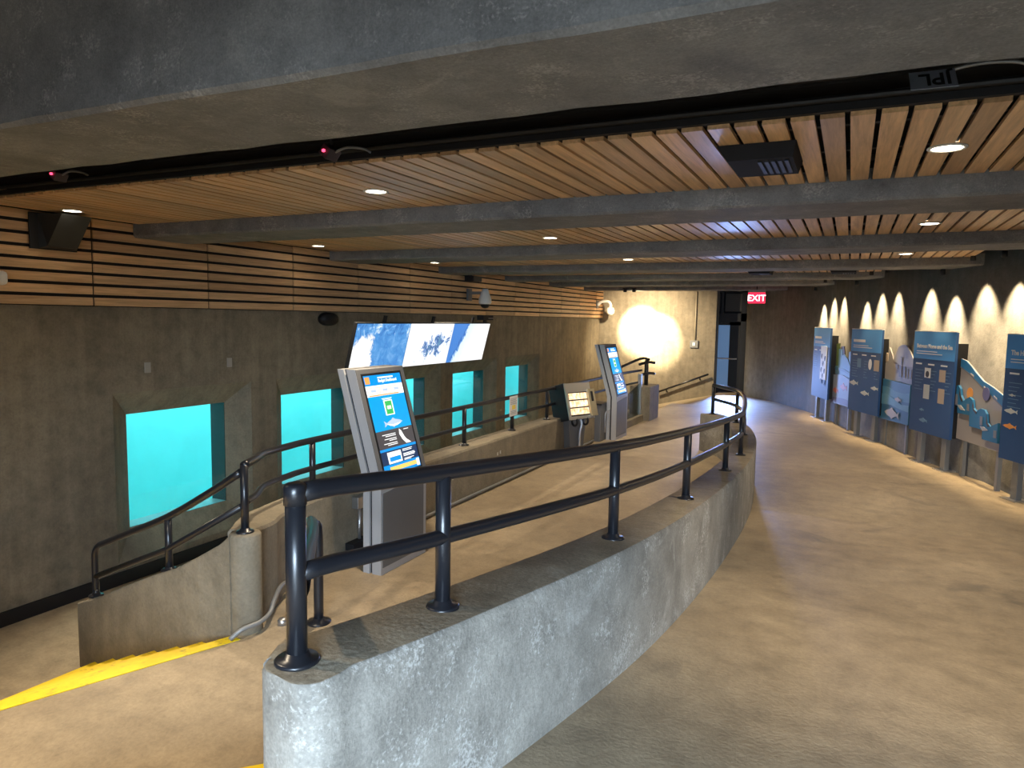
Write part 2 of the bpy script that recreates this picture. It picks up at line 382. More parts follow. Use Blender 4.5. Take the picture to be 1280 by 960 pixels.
# ------------------------------------------------------------------ far wall, corner and door
bm = bmesh.new(); box(bm, (-7.4, 22.0, -1.6), (-3.66, 22.5, ZD), 0, 0.0); wall_far = struct('wall_far', bm, M_wall)
bm = bmesh.new(); box(bm, (-7.3, 22.9, -0.7), (1, 23.0, ZD)); struct('wall_back', bm, M_plen)
bm = bmesh.new()
pr = None
for p in RW:
    a = bm.verts.new((p.x, p.y, -0.75)); b = bm.verts.new((p.x, p.y, ZD)); c2 = bm.verts.new((p.x + .25, p.y + .12, ZD)); d2 = bm.verts.new((p.x + .25, p.y + .12, -0.75))
    if pr:
        bm.faces.new((pr[0], a, b, pr[1])); bm.faces.new((pr[1], b, c2, pr[2])); bm.faces.new((pr[2], c2, d2, pr[3]))
    else: bm.faces.new((a, b, c2, d2))
    pr = (a, b, c2, d2)
bm.faces.new(pr)
bm2 = bm
wall_right = struct('wall_right', bm, M_wallR)
for p in wall_right.data.polygons: p.use_smooth = True
# door in the dark recess
dr = bpy.data.objects.new('door_1', None); C.objects.link(dr); dr.location = (-3.3, 22.6, ZM); dr['kind'] = 'structure'
bm = bmesh.new()
for lo, hi in (((-4.4, 22.56, ZM), (-4.28, 22.7, 2.58)), ((-3.02, 22.56, ZM), (-2.70, 22.7, 2.58)), ((-4.4, 22.56, 1.62), (-2.75, 22.7, 1.86)), ((-4.4, 22.56, 2.5), (-2.75, 22.7, 2.6)), ((-3.62, 22.56, 1.86), (-3.54, 22.7, 2.5))): box(bm, lo, hi)
wpart('door_frame', bm, M_black, dr)
M_vent = simple('vent_grille', (0.05, 0.045, 0.04), 0.6)
for x0, x1 in ((-4.2, -3.66), (-3.5, -2.98)):
    bm = bmesh.new(); box(bm, (x0, 22.62, 1.92), (x1, 22.66, 2.46))
    for k in range(8): box(bm, (x0 + .03, 22.59, 1.95 + .062 * k), (x1 - .03, 22.62, 1.975 + .062 * k))
    wpart('transom_vent', bm, M_vent, dr)
M_leaf = simple('door_glass_daylit', (0.1, 0.16, 0.25), 0.1, emit=(0.22, 0.40, 0.72), estr=0.24)
bm = bmesh.new(); box(bm, (-4.25, 22.63, ZM + .1), (-3.30, 22.65, 1.55)); wpart('door_glass', bm, M_leaf, dr)
bm = bmesh.new()
for lo, hi in (((-4.28, 22.6, ZM), (-3.03, 22.68, ZM + .12)), ((-4.28, 22.6, 1.5), (-3.03, 22.68, 1.62)), ((-3.34, 22.6, ZM), (-3.03, 22.68, 1.6)), ((-4.28, 22.6, ZM), (-4.16, 22.68, 1.6))): box(bm, lo, hi)
wpart('door_leaf', bm, M_black, dr)
wpart('push_bar', T_([(-4.2, 22.57, 0.48), (-3.1, 22.57, 0.48)], 0.02, 8), M_steel, dr)
# daylight spilling out of the glass door onto the floor by it
lamp('door_daylight', 'AREA', (-3.15, 21.5, 0.2), 60, (0.28, 0.45, 1.0), target=(-2.4, 18.6, -0.9), size=(0.5, 1.2)).data.spread = R(75)

# ------------------------------------------------------------------ ceiling: deck, beams, slat bays
bm = bmesh.new(); box(bm, (-7.4, -5, ZD), (3.2, 23, ZD + .15)); ceiling = struct('ceiling', bm, M_plen)
BEAM = [(1.99, 2.72, 2.42, 3.35), (5.40, 6.15, 2.42, 3.0), (8.68, 9.42, 2.43, 3.0), (11.85, 12.55, 2.44, 3.0), (14.75, 15.4, 2.45, 3.0), (17.4, 18.0, 2.46, 3.0), (20.1, 20.7, 2.46, 3.0)]
BN = ['nearest and largest concrete ceiling beam across the top of the view', 'second concrete ceiling beam, behind the nearest wooden slat bay', 'third concrete ceiling beam counted from the camera', 'fourth concrete ceiling beam counted from the camera', 'fifth concrete ceiling beam counted from the camera', 'sixth concrete ceiling beam, one before the farthest', 'farthest concrete ceiling beam, just in front of the floodlit wall']
for (y0, y1, zb, zt), lb in zip(BEAM, BN):
    bm = bmesh.new()
    x0 = XF + .003 if y0 > 3 else -7.25
    xa, xb_ = xr(y0), xr(y1)
    prof = [(y0, zt), (y0, zb + .02), (y0 + .02, zb), (y1 - .02, zb), (y1, zb + .02), (y1, zt)]
    a = [bm.verts.new((x0, yy, zz)) for yy, zz in prof]
    nseg = 40; rows = [a]
    for s in range(1, nseg + 1):
        t = s / nseg
        rows.append([bm.verts.new((x0 + (xr(yy) - .004 - x0) * t, yy, zz + (random.uniform(-.004, .004) if 0 < i < 5 and s < nseg else 0))) for i, (yy, zz) in enumerate(prof)])
    for r1, r2 in zip(rows, rows[1:]):
        for i in range(5): bm.faces.new((r1[i], r1[i + 1], r2[i + 1], r2[i]))
        bm.faces.new((r1[5], r1[0], r2[0], r2[5]))
    bm.faces.new(rows[0][::-1]); bm.faces.new(rows[-1])
    tag(link_bm(bm, 'ceiling_beam', M_beam), lb, 'beam', 'concrete ceiling beams')
PITCH, SW = 0.1305, 0.106
BAY = [(-4.5, 1.99), (3.75, 5.40), (7.05, 8.68), (10.25, 11.85), (13.2, 14.75), (15.9, 17.4), (18.6, 20.1), (20.7, 21.98)]
nind = 0
for bi, (y0, y1) in enumerate(BAY):
    if bi == 0: continue
    ln = y1 - y0 - .004; ym = (y0 + y1) / 2
    me = None; stuff = bmesh.new(); x = -7.15
    # align a gap edge with x = -0.064
    k0 = -math.floor((x_ := (-0.064 + 7.15)) / PITCH) ; x = -0.064 + k0 * PITCH
    ns = 0
    while x + SW < min(xr(y0), xr(y1)) - 0.03:
        if bi <= 3 or (bi == 4 and x > -3.0):
            if me is None:
                bm = bmesh.new(); box(bm, (0, 0, 0), (SW, ln, 0.022)); bmesh.ops.recalc_face_normals(bm, faces=bm.faces); me = bpy.data.meshes.new('slat'); bm.to_mesh(me); bm.free(); me.materials.append(M_slat)
            o = bpy.data.objects.new('slat', me); C.objects.link(o); o.location = (x + .010, y0, ZC + random.uniform(-.0015, .0015)); o.parent = ceiling; nind += 1
        else: box(stuff, (x + .010, y0, ZC), (x + .010 + SW, y0 + ln, ZC + .022)); ns += 1
        x += PITCH
    if ns: o = link_bm(stuff, 'slat_row', M_slat, ceiling); o['kind'] = 'stuff'
    else: stuff.free()
    # black cross rails that carry the slats, and the edge channel at the open plenum
    bm = bmesh.new(); xe = min(xr(y0), xr(y1)) - .03
    for yy in (y0 + 0.25, ym, y1 - 0.25): box(bm, (-7.15, yy - .02, ZC + .024), (xe, yy + .02, ZC + .07))
    link_bm(bm, 'slat_carrier', M_black, ceiling)
    link_bm(B_((-7.15, y0 + .01, ZC + .16), (xe, y1 - .01, ZC + .18)), 'slat_backing', M_gap, ceiling)
    bm = bmesh.new(); box(bm, (-7.15, y0 - .03, ZC + .024), (xe, y0 + .01, ZC + .06)); tube(bm, [(-7.15, y0 - .05, ZC + .075), (xe, y0 - .05, ZC + .075)], .016, 8); link_bm(bm, 'edge_channel', M_black, ceiling)

# ------------------------------------------------------------------ recessed downlights
def downlight(x, y, label, power=95, ang=92, z=ZC, glow=True):
    power *= 2.2
    if x < -6: ang = 76; power *= 1.8
    elif -5 < x < -2 and y < 2: ang = 116
    t = thing('recessed_downlight', label, 'downlight', (x, y, z), 0, 'recessed ceiling downlights')
    bm = bmesh.new(); lathe(bm, [(0.078, 0.01), (0.098, 0.0), (0.098, -0.006), (0.088, -0.010), (0.078, -0.008), (0.074, 0.012)], 24); link_bm(bm, 'trim_ring', M_ring, t, True)
    bm = bmesh.new(); lathe(bm, [(0.0, -0.004), (0.077, -0.004), (0.077, 0.004), (0.0, 0.004)], 24); link_bm(bm, 'lens', M_lens, t)
    lamp('downlight_beam', 'SPOT', (x, y, z - 0.03), power, WARM, parent=t, target=(x + (1.3 if x < -6 else 0), y + .0001, 0), angle=ang, blend=0.9, radius=0.05)
    return t
DL = [(-6.78, 1.2, 'white recessed downlight above the lower corridor, off the left edge of the frame', 110), (-3.3, 1.1, 'white recessed downlight over the near stairs, above the top edge of the frame', 145), (0.6, 0.4, 'white recessed downlight above the spot where the camera stands', 22),
      (-6.78, 4.45, 'white recessed downlight at the left end of the nearest slat bay', 95), (-3.36, 4.6, 'white recessed downlight in the nearest slat bay, with bluish slats around it', 95), (0.42, 4.58, 'largest white recessed downlight, at the right end of the nearest slat bay', 90),
      (-6.72, 7.87, 'white recessed downlight in the second slat bay, next to the wood wall', 80), (-3.27, 7.91, 'white recessed downlight near the middle of the second slat bay', 95), (0.62, 7.87, 'white recessed downlight at the right end of the second slat bay', 95),
      (-6.68, 10.86, 'white recessed downlight in the third slat bay, next to the wood wall', 70), (-3.23, 11.05, 'white recessed downlight near the middle of the third slat bay', 95), (0.62, 11.1, 'white recessed downlight at the right end of the third slat bay', 85),
      (-6.58, 13.75, 'white recessed downlight in the fourth slat bay, next to the wood wall', 70), (-3.2, 14.0, 'white recessed downlight near the middle of the fourth slat bay', 85), (-0.92, 14.15, 'white recessed downlight in the fourth slat bay, between its two black vents', 60),
      (-1.64, 16.89, 'white recessed downlight in the fifth slat bay, right of the exit sign', 35), (-5.0, 16.9, 'faint recessed downlight far down the fifth slat bay, left of the exit sign', 70)]
for x, y, lb, pw in DL: downlight(x, y, lb, pw, z=ZC if y > 3 else ZC)

# flood that washes the far wall
fl = thing('floodlight', 'small black twin floodlight under the far beam aimed at the far wall', 'floodlight', (-5.75, 19.9, 2.48))
for dx in (-0.13, 0.13):
    bm = bmesh.new(); lathe(bm, [(0.0, 0.09), (0.045, 0.09), (0.05, 0.0), (0.0, 0.0)], 14, (dx, 0, -.08)); link_bm(bm, 'lamp_head', M_black, fl, False)
link_bm(B_((-.2, -.02, 0.01), (.2, .02, .04)), 'track', M_black, fl)
lamp('flood_beam', 'SPOT', (-5.95, 20.05, 2.3), 2400, (1, 0.82, 0.52), parent=fl, target=(-5.95, 22.0, 1.36), angle=42, blend=0.55, radius=0.04)
lamp('flood_beam', 'SPOT', (-5.6, 20.05, 2.3), 2000, (1, 0.82, 0.52), parent=fl, target=(-5.42, 22.0, 1.12), angle=40, blend=0.55, radius=0.04)
lamp('flood_spill', 'SPOT', (-5.7, 19.9, 2.3), 800, (1, 0.82, 0.55), parent=fl, target=(-5.6, 22.0, 1.0), angle=120, blend=1.0, radius=0.05)

# ------------------------------------------------------------------ curved parapet between ramp and lower floor
def sweep_wall(bm, pts, zb, zt, half, bev=0.018):
    """pts: list of Vectors; zb, zt, half: functions of index/point"""
    n = len(pts); rows = []
    for i, p in enumerate(pts):
        t = (pts[min(i + 1, n - 1)] - pts[max(i - 1, 0)]); t.z = 0; t.normalize(); s = Vector((t.y, -t.x, 0)); h = half(i)
        b, tp = zb(i), zt(i)
        prof = [(-h, b), (-h, tp - bev), (-h + bev * .8, tp), (0, tp + .002), (h - bev * .8, tp), (h, tp - bev), (h, b)]
        rows.append([bm.verts.new((p.x + s.x * o, p.y + s.y * o, z)) for o, z in prof])
    for a, b in zip(rows, rows[1:]):
        for k in range(6): bm.faces.new((a[k], a[k + 1], b[k + 1], b[k]))
        bm.faces.new((a[6], a[0], b[0], b[6]))
    bm.faces.new(rows[0][::-1]); bm.faces.new(rows[-1])
P0 = crom([(p.x, p.y, 0) for p in PAR[::2]] if False else [tuple(p) for p in PAR], 2)
d = (P0[0] - P0[1]).normalized()
P0 = [p for p in P0 if (p - Vector((-1.37, 1.5, 0))).dot(d) < -0.02]
E0 = Vector((-1.335, 1.5, 0)); P0 = [E0 + d * v for v in (.095, .092, .085, .074, .058, .036, .012)] + P0
def par_half(i): return (0.055, 0.072, .088, .103, .116, .127, .134)[i] if i < 7 else 0.15
par = thing('curved_parapet', 'low curved concrete parapet wall between the ramp and the kiosk area', 'parapet', (P0[0].x, P0[0].y, ZM))
bm = bmesh.new(); sweep_wall(bm, P0, lambda i: ZM - .02, lambda i: zf(P0[i].y) + 0.62, par_half)
o = wpart('parapet_wall', bm, [M_para, M_ptop], par)
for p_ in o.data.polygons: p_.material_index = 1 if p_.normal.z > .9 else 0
md = o.modifiers.new('round', 'BEVEL'); md.width = .02; md.segments = 3; md.limit_method = 'ANGLE'; md.angle_limit = R(40)
for p_ in o.data.polygons: p_.use_smooth = True

def flange(at, parent, r=0.062):
    bm = bmesh.new(); lathe(bm, [(0, 0), (r, 0), (r, 0.008), (r * .9, 0.013), (0.036, 0.015), (0.031, 0.03), (0, 0.03)], 20, at); return wpart('base_flange', bm, M_rail, parent, True)
def rail_post(x, y, z0, z1, parent, r=0.028):
    p = wpart('post', T_([(x, y, z0), (x, y, z1)], r, 14), M_rail, parent, True)
    s = Vector(parent.location)
    bm = bmesh.new(); lathe(bm, [(0, 0), (r * 2.2, 0), (r * 2.2, 0.008), (r * 2, 0.013), (r * 1.3, 0.015), (r * 1.1, 0.03), (0, 0.03)], 20, (x, y, z0)); link_bm(bm, 'base_flange', M_rail, p, True, s)
    return p
# main guard railing on the parapet
gr = thing('guard_railing', 'nearest black two-rail pipe railing standing on the curved parapet', 'railing', (-1.37, 1.5, 0.62))
PP = [(-1.37, 1.5), (-1.25, 2.1), (-1.06, 3.5), (-0.99, 5.0), (-1.0, 6.85), (-1.07, 8.45), (-1.25, 10.05), (-1.50, 11.2), (-2.0, 12.05)]
RH, MH = 0.485, 0.255
for x, y in PP: rail_post(x, y, zf(y) + .62, zf(y) + .62 + RH, gr, 0.029 if y < 1.6 else 0.027)
rp = [p for p in crom([(x, y, 0) for x, y in PP], 8)]
top = [(p.x, p.y, zf(p.y) + .62 + RH) for p in rp]; mid = [(p.x, p.y, zf(p.y) + .62 + MH) for p in rp]
bm = T_(top, 0.029, 14); wpart('top_rail', bm, M_rail, gr, True)
wpart('mid_rail', T_(mid, 0.027, 14), M_rail, gr, True)
bm = bmesh.new(); lathe(bm, [(0, -.03), (.032, -.03), (.032, .022), (.024, .03), (0, .031)], 16, (-1.37, 1.5, .62 + RH)); wpart('rail_corner', bm, M_rail, gr, True)
# the end of the stair handrail behind the near post
hr = thing('stair_handrail', 'short black handrail with curved elbow behind the nearest railing post', 'railing', (-3.27, 3.8, ZM))
x, y = -3.27, 3.8
el = [(x, y, ZM + .01), (x, y, 0.08), (x - .005, y - .02, .15), (x + .02, y - .09, .205), (x + .12, y - .20, .235), (x + .6, y - .74, .40), (-1.42, 1.56, .80)]
wpart('handrail', T_(crom(el, 6), 0.034, 12), M_rail, hr, True)
bm = bmesh.new(); lathe(bm, [(0, 0), (.085, 0), (.085, .01), (.045, .016), (.038, .035), (0, .035)], 20, (x, y, ZM)); wpart('base_flange', bm, M_rail, hr, True)

# ------------------------------------------------------------------ inner wall beside the windows
IW = crom([(-3.70, 3.52, 0), (-3.83, 3.76, 0), (-4.02, 4.08, 0), (-4.12, 4.5, 0), (-4.15, 5.2, 0), (-4.15, 7, 0), (-4.15, 9, 0), (-4.15, 11, 0), (-4.15, 11.9, 0)], 5)
iw = thing('inner_parapet', 'long low concrete wall with a railing between kiosks and aquarium windows', 'parapet', (-4.15, 5, ZM))
bm = bmesh.new(); sweep_wall(bm, IW, lambda i: ZL - .02, lambda i: 0.06 + 0.07 * max(0, 1 - i / 12), lambda i: (0.09, .10, .11, .12, .13, .14)[i] if i < 6 else 0.15, 0.02); wpart('parapet_wall', bm, M_curb, iw)
bm = bmesh.new(); lathe(bm, [(0, ZL), (.105, ZL), (.105, .115), (.095, .13), (0, .132)], 28, (-3.63, 3.49, 0)); wpart('end_pier', bm, M_curb, iw, True)
# plan: stair side wall
SWP = [(-3.66, 3.45, .128), (-3.76, 3.455, .05), (-3.97, 3.47, -.07), (-4.28, 3.53, -.23), (-4.59, 3.59, -.35), (-5.09, 3.68, -.57), (-5.46, 3.75, -.74), (-5.86, 3.83, -.89)]
bm = bmesh.new(); pts = [Vector((a, b, 0)) for a, b, c in SWP]; sweep_wall(bm, pts, lambda i: ZL - .02, lambda i: SWP[i][2], lambda i: 0.07, 0.012); wpart('stair_wall', bm, M_curb, iw)
# conduit at the foot of the wall
cd = thing('floor_conduit', 'grey conduit pipe running along the foot of the inner concrete wall', 'conduit', (-3.95, 5, ZM))
cp = [(-3.585, 3.30, ZM + .015), (-3.535, 3.36, ZM + .07), (-3.50, 3.47, ZM + .08), (-3.53, 3.60, ZM + .09), (-3.60, 3.72, ZM + .13), (-3.74, 3.95, ZM + .14), (-3.87, 4.25, ZM + .06), (-3.96, 4.7, ZM + .04), (-3.975, 5.2, ZM + .04), (-3.975, 8, ZM + .04), (-3.975, 11.8, ZM + .04)]
wpart('conduit', T_(crom(cp, 6), 0.017, 8), M_post, cd, True)
bm = bmesh.new(); lathe(bm, [(0, 0), (.035, 0), (.035, .03), (.02, .045), (0, .045)], 12, (-3.47, 3.66, ZM)); wpart('floor_fitting', bm, M_steel, cd, True)

# railing on the inner wall
ir = thing('inner_railing', 'long black two-rail railing on the concrete wall along the aquarium windows', 'railing', (-4.15, 5, 0.06))
IP = [(-3.63, 3.49, .13), (-4.15, 4.76, .062), (-4.15, 6.1, .062), (-4.15, 7.45, .062), (-4.15, 8.8, .062), (-4.15, 10.05, .062), (-4.15, 11.4, .062)]
for x, y, z in IP: rail_post(x, y, z, z + (0.46 if y < 4 else .46), ir, 0.027)
tp = crom([(-3.63, 3.49, .59), (-3.77, 3.73, .575), (-3.97, 4.02, .55), (-4.10, 4.4, .53), (-4.15, 4.9, .525), (-4.15, 7, .525), (-4.15, 9, .525), (-4.15, 11, .525), (-4.15, 12.4, .525), (-4.12, 14, .53), (-4.05, 15.1, .53)], 6)
wpart('top_rail', T_(tp, .028, 12), M_rail, ir, True)
mp_ = crom([(-3.63, 3.49, .33), (-3.77, 3.73, .315), (-3.97, 4.02, .30), (-4.10, 4.4, .285), (-4.15, 4.9, .28), (-4.15, 7, .28), (-4.15, 9, .28), (-4.15, 11, .28), (-4.15, 12.4, .28), (-4.12, 14, .28), (-4.05, 15.1, .28)], 6)
wpart('mid_rail', T_(mp_, .025, 12), M_rail, ir, True)
# lower stair railing
lr = thing('stair_railing', 'black pipe railing sloping down the stair wall at the far left', 'railing', (-5.65, 3.78, -.8))
wpart('top_rail', T_(crom([(-5.66, 3.79, -.80), (-5.66, 3.79, -.50), (-5.645, 3.787, -.41), (-5.58, 3.775, -.345), (-5.46, 3.75, -.295), (-5.1, 3.68, -.15), (-4.48, 3.565, .10), (-3.95, 3.47, .36), (-3.64, 3.47, .545)], 6), .027, 12), M_rail, lr, True)
wpart('mid_rail', T_([(-5.66, 3.79, -.63), (-4.48, 3.565, -.14), (-3.64, 3.47, .31)], .023, 12), M_rail, lr, True)
rail_post(-4.48, 3.57, -.305, .09, lr, .027); rail_post(-5.66, 3.79, -.80, -.74, lr, .027)
# notice on the inner railing
nt_ = thing('paper_notice', 'small white paper notice taped to the railing before the fifth window', 'sign', (-4.115, 8.77, .40))
M_paper = simple('paper', (0.72, 0.70, 0.66), 0.8); M_ink = simple('grey_print', (0.25, 0.25, 0.25), 0.8); M_yprint = simple('yellow_print', (0.8, 0.6, 0.1), 0.8)
wpart('sheet', B_((-4.119, 8.645, .27), (-4.116, 8.90, .545)), M_paper, nt_)
bm = bmesh.new()
for k in range(5): box(bm, (-4.1155, 8.67, .505 - .018 * k), (-4.115, 8.87 - .03 * (k % 2), .511 - .018 * k))
for k in range(3): box(bm, (-4.1155, 8.68, .335 - .018 * k), (-4.115, 8.86, .341 - .018 * k))
wpart('print_lines', bm, M_ink, nt_)['kind'] = 'stuff'
wpart('yellow_print', B_((-4.1155, 8.72, .36), (-4.115, 8.83, .42)), M_yprint, nt_)
# pale bolt scars: anchor bolts on the inner wall
M_anchor = simple('anchor_patch', (0.55, 0.52, 0.46), 0.8)
for yy in (6.9, 8.05):
    t = thing('anchor_plugs', 'pale filled anchor holes in the inner wall, %s group' % ('nearer' if yy < 7.5 else 'farther'), 'patch', (-3.998, yy, -.15))
    bm = bmesh.new()
    for dy, dz in ((0, 0), (.08, .01), (.01, -.09), (.09, -.085)): box(bm, (-.002, dy, dz), (.002, dy + .022, dz + .04))
    link_bm(bm, 'plug', M_anchor, t)['kind'] = 'stuff'

# end curb, glass guard and pier at the far end of the inner wall
cu = thing('end_curb', 'low concrete curb with end pier beyond the kiosks', 'curb', (-4.0, 14, ZM))
bm = bmesh.new(); prism(bm, [(-4.28, 12.35, ZL), (-3.92, 12.35, ZL), (-3.92, 12.35, ZM + .14), (-4.28, 12.35, ZM + .14)], (0, 2.55, 0.0)); wpart('curb', bm, M_curb, cu)
wpart('end_pier', B_((-4.25, 14.95, ZL), (-3.80, 15.75, .19), .02), M_curb, cu)
mgg = bpy.data.materials.new('grey_glass'); nt, N, L, B = nodes_of(mgg)
tr = N.new('ShaderNodeBsdfTransparent'); tr.inputs[0].default_value = (0.52, 0.56, 0.56, 1); gl = N.new('ShaderNodeBsdfGlossy'); gl.inputs['Roughness'].default_value = 0.12
mx = N.new('ShaderNodeMixShader'); mx.inputs[0].default_value = 0.12; L.new(tr.outputs[0], mx.inputs[1]); L.new(gl.outputs[0], mx.inputs[2]); L.new(mx.outputs[0], N['Material Output'].inputs[0])
gp = thing('glass_guard', 'grey glass guard panel with steel post beside the far kiosk', 'guard', (-4.02, 14, ZM + .14))
bm = bmesh.new(); prism(bm, [(-4.0, 12.4, ZM + .15), (-4.0, 14.86, ZM + .15), (-4.0, 14.86, .28), (-4.0, 13.6, .05), (-4.0, 12.4, -.02)], (.012, 0, 0)); wpart('pane', bm, mgg, gp)
wpart('post', B_((-4.03, 14.80, ZM + .14), (-3.96, 14.90, .47), .004), M_steel, gp)
pr_ = thing('pier_rail', 'black looped rail ends on a post on the far end pier', 'railing', (-4.0, 15.4, .19))
wpart('post', T_([(-4.0, 15.35, .18), (-4.0, 15.35, .74)], .045, 12), M_rail, pr_, True)
for z in (.44, .68): wpart('rail_loop', T_(crom([(-4.10, 15.12, z - .03), (-4.02, 15.25, z), (-3.95, 15.42, z + .01), (-3.90, 15.62, z - .01), (-3.93, 15.72, z - .02)], 6), .03, 10), M_rail, pr_, True)
wpart('rail_loop', T_(crom([(-4.45, 13.6, .48), (-4.20, 14.8, .70), (-4.06, 15.2, .78), (-3.95, 15.38, .75)], 6), .028, 10), M_rail, pr_, True)
cb_ = thing('steel_cabinet', 'dark steel service cabinet at the end of the inner wall', 'cabinet', (-3.98, 12.1, ZM))
wpart('body', B_((-4.28, 11.93, ZM), (-3.90, 12.33, .10), .008), M_kdark, cb_)
wpart('cap', B_((-4.30, 11.91, .10), (-3.88, 12.35, .13), .004), M_rail, cb_)
wpart('pipe', T_(crom([(-3.87, 12.10, ZM + .15), (-3.87, 12.1, -.1), (-3.85, 12.12, -.02), (-3.80, 12.14, .02)], 5), .014, 8), M_steel, cb_, True)

# ------------------------------------------------------------------ tall touch-screen kiosks
def em(name, col, s=1.0):
    return simple(name, tuple(c * 0.1 for c in col), 0.35, emit=col, estr=s)
E_blue = em('screen_blue', (0.0, 0.30, 0.85), .9); E_sea = em('screen_sea_blue', (0.0, 0.36, 0.80), 0.9); E_white = em('screen_white', (0.95, 0.95, 0.95), 1.1)
E_or = em('screen_orange', (0.95, 0.35, 0.08), 1.0); E_dark = em('screen_charcoal', (0.06, 0.055, 0.06), 1.0); E_navy = em('screen_navy', (0.01, 0.03, 0.09), 1.0)
E_amber = em('screen_amber', (0.95, 0.60, 0.15), 1.0); E_fish = em('screen_fish_grey', (0.45, 0.55, 0.72), 1.0); E_grn = em('screen_green', (0.05, 0.5, 0.12), 0.9)
def fish_poly(cx, cz, s, flip=1):
    p = [(-1.0, .02), (-.7, .22), (-.25, .36), (.0, .56), (.18, .36), (.5, .22), (.72, .08), (1.0, .36), (.93, .0), (1.0, -.32), (.7, -.08), (.3, -.26), (.05, -.46), (-.15, -.32), (-.6, -.22)]
    return [(cx + flip * a * s, cz + b * s * .62) for a, b in p]
def kiosk(label, loc, rz):
    t = thing('information_kiosk', label, 'kiosk', loc, rz, 'tall leaning touch-screen kiosks')
    # local: x along the front, y into the kiosk, z up from the floor; upper half leans back
    W2, zb, zt, dl = 0.345, 0.78, 1.705, 0.262
    def yoff(z): return 0 if z < zb else (z - zb) / (zt - zb) * dl
    def body(x0, x1, y0, y1, m, name):
        bm = bmesh.new(); prism(bm, [(x0, y0, 0.0), (x0, y0, zb), (x0, y0 + dl, zt), (x0, y1 + dl, zt), (x0, y1, zb), (x0, y1, 0.0)], (x1 - x0, 0, 0)); return link_bm(bm, name, m, t)
    body(-W2, W2, 0.02, 0.11, M_kside, 'front_shell'); body(-W2 + .02, W2 - .02, 0.112, 0.135, M_black, 'vent_gap'); body(-W2, W2, 0.137, 0.20, M_kside, 'rear_shell')
    bm = bmesh.new(); prism(bm, [(-W2 + .02, 0.0195, .06), (W2 - .05, .0195, .06), (W2 - .05, .0195, zb - .04), (-W2 + .02, .0195, zb - .09)], (0, -.006, 0)); link_bm(bm, 'lower_door', M_kdark, t)
    # leaning face: child frame with its own origin at the bend
    ang = math.atan2(dl, zt - zb); ln = math.hypot(dl, zt - zb)
    fr = bpy.data.objects.new('screen', None); C.objects.link(fr); fr.parent = t; fr.location = (0, 0.02, zb); fr.rotation_euler = (-ang, 0, 0)
    link_bm(flat(rect(-W2 + .003, .004, W2 - .003, ln - .004), -.005, -.0005), 'bezel', M_kdark, fr)
    u0, u1, z0, z1 = -.27, .265, .045, .90
    link_bm(flat(rect(u0 - .02, z0 - .02, u1 + .02, z1 + .02), -.008, -.0052), 'screen_glass', M_black, fr)
    H = z1 - z0; WW = u1 - u0
    def Z(f): return z1 - H * f
    def U(f): return u0 + WW * f
    def strip(a, b, m, name, ua=0, ub=1, lay=1): return link_bm(flat(rect(U(ua), Z(b), U(ub), Z(a)), -.008 - .0008 * lay, -.008), name, m, fr)
    strip(0, .105, E_blue, 'header'); strip(.105, .215, E_white, 'menu_band'); strip(.215, .565, E_sea, 'sea_picture'); strip(.565, .745, E_dark, 'dark_band')
    strip(.745, .77, E_blue, 'rule'); strip(.77, .905, E_navy, 'navy_band'); strip(.905, 1, E_blue, 'footer')
    strip(.015, .085, E_or, 'icon', .02, .14, 2)
    for k in range(3):
        bm = bmesh.new()
        for a, b, c, d_ in ((.04 + .31 * k, .125, .33 + .31 * k, .129), (.04 + .31 * k, .19, .33 + .31 * k, .194), (.04 + .31 * k, .125, .048 + .31 * k, .194), (.322 + .31 * k, .125, .33 + .31 * k, .194)):
            prism(bm, [(U(a), -.0098, Z(b)), (U(c), -.0098, Z(b)), (U(c), -.0098, Z(d_)), (U(a), -.0098, Z(d_))], (0, .001, 0))
        link_bm(bm, 'menu_box', E_or, fr)
        link_bm(flat(rect(U(.12 + .31 * k), Z(.172), U(.25 + .31 * k), Z(.145)), -.0098, -.0088), 'menu_icon', E_fish, fr)
    strip(.200, .212, E_or, 'menu_rule', .05, .85, 2)
    strip(.265, .42, E_white, 'card', .37, .61, 2); strip(.275, .41, E_grn, 'card_face', .40, .58, 3); strip(.325, .36, E_white, 'card_label', .44, .54, 4)
    link_bm(flat(fish_poly(U(.52), Z(.505), .135, -1), -.0098, -.0088), 'fish_picture', E_fish, fr)
    link_bm(flat([(U(.33), Z(.505)), (U(.5), Z(.52)), (U(.72), Z(.51)), (U(.6), Z(.535)), (U(.42), Z(.53))], -.0106, -.0098), 'fish_belly', E_white, fr)
    link_bm(flat([(U(.62), Z(.575)), (U(.67), Z(.60)), (U(.72), Z(.66)), (U(.76), Z(.69)), (U(.88), Z(.735)), (U(.74), Z(.735)), (U(.66), Z(.69)), (U(.60), Z(.63))], -.0098, -.0088), 'leaping_fish', E_white, fr)
    bm = bmesh.new()
    for a, b, w0, w1 in ((.605, .612, .14, .50), (.622, .629, .22, .50), (.65, .657, .18, .50), (.667, .674, .30, .50), (.695, .702, .14, .50), (.712, .719, .24, .50), (.585, .592, .74, .88), (.785, .792, .58, .86), (.80, .807, .58, .84), (.83, .837, .58, .9), (.842, .849, .58, .92), (.854, .861, .58, .9), (.88, .887, .58, .86), (.892, .899, .58, .78), (.243, .248, .34, .62), (.253, .258, .36, .60)):
        prism(bm, [(U(w0), -.0098, Z(b)), (U(w1), -.0098, Z(b)), (U(w1), -.0098, Z(a)), (U(w0), -.0098, Z(a))], (0, .001, 0))
    link_bm(bm, 'text_lines', E_white, fr)['kind'] = 'stuff'
    strip(.785, .90, E_white, 'photo', .16, .53, 2); strip(.835, .88, E_blue, 'photo_subject', .2, .5, 3)
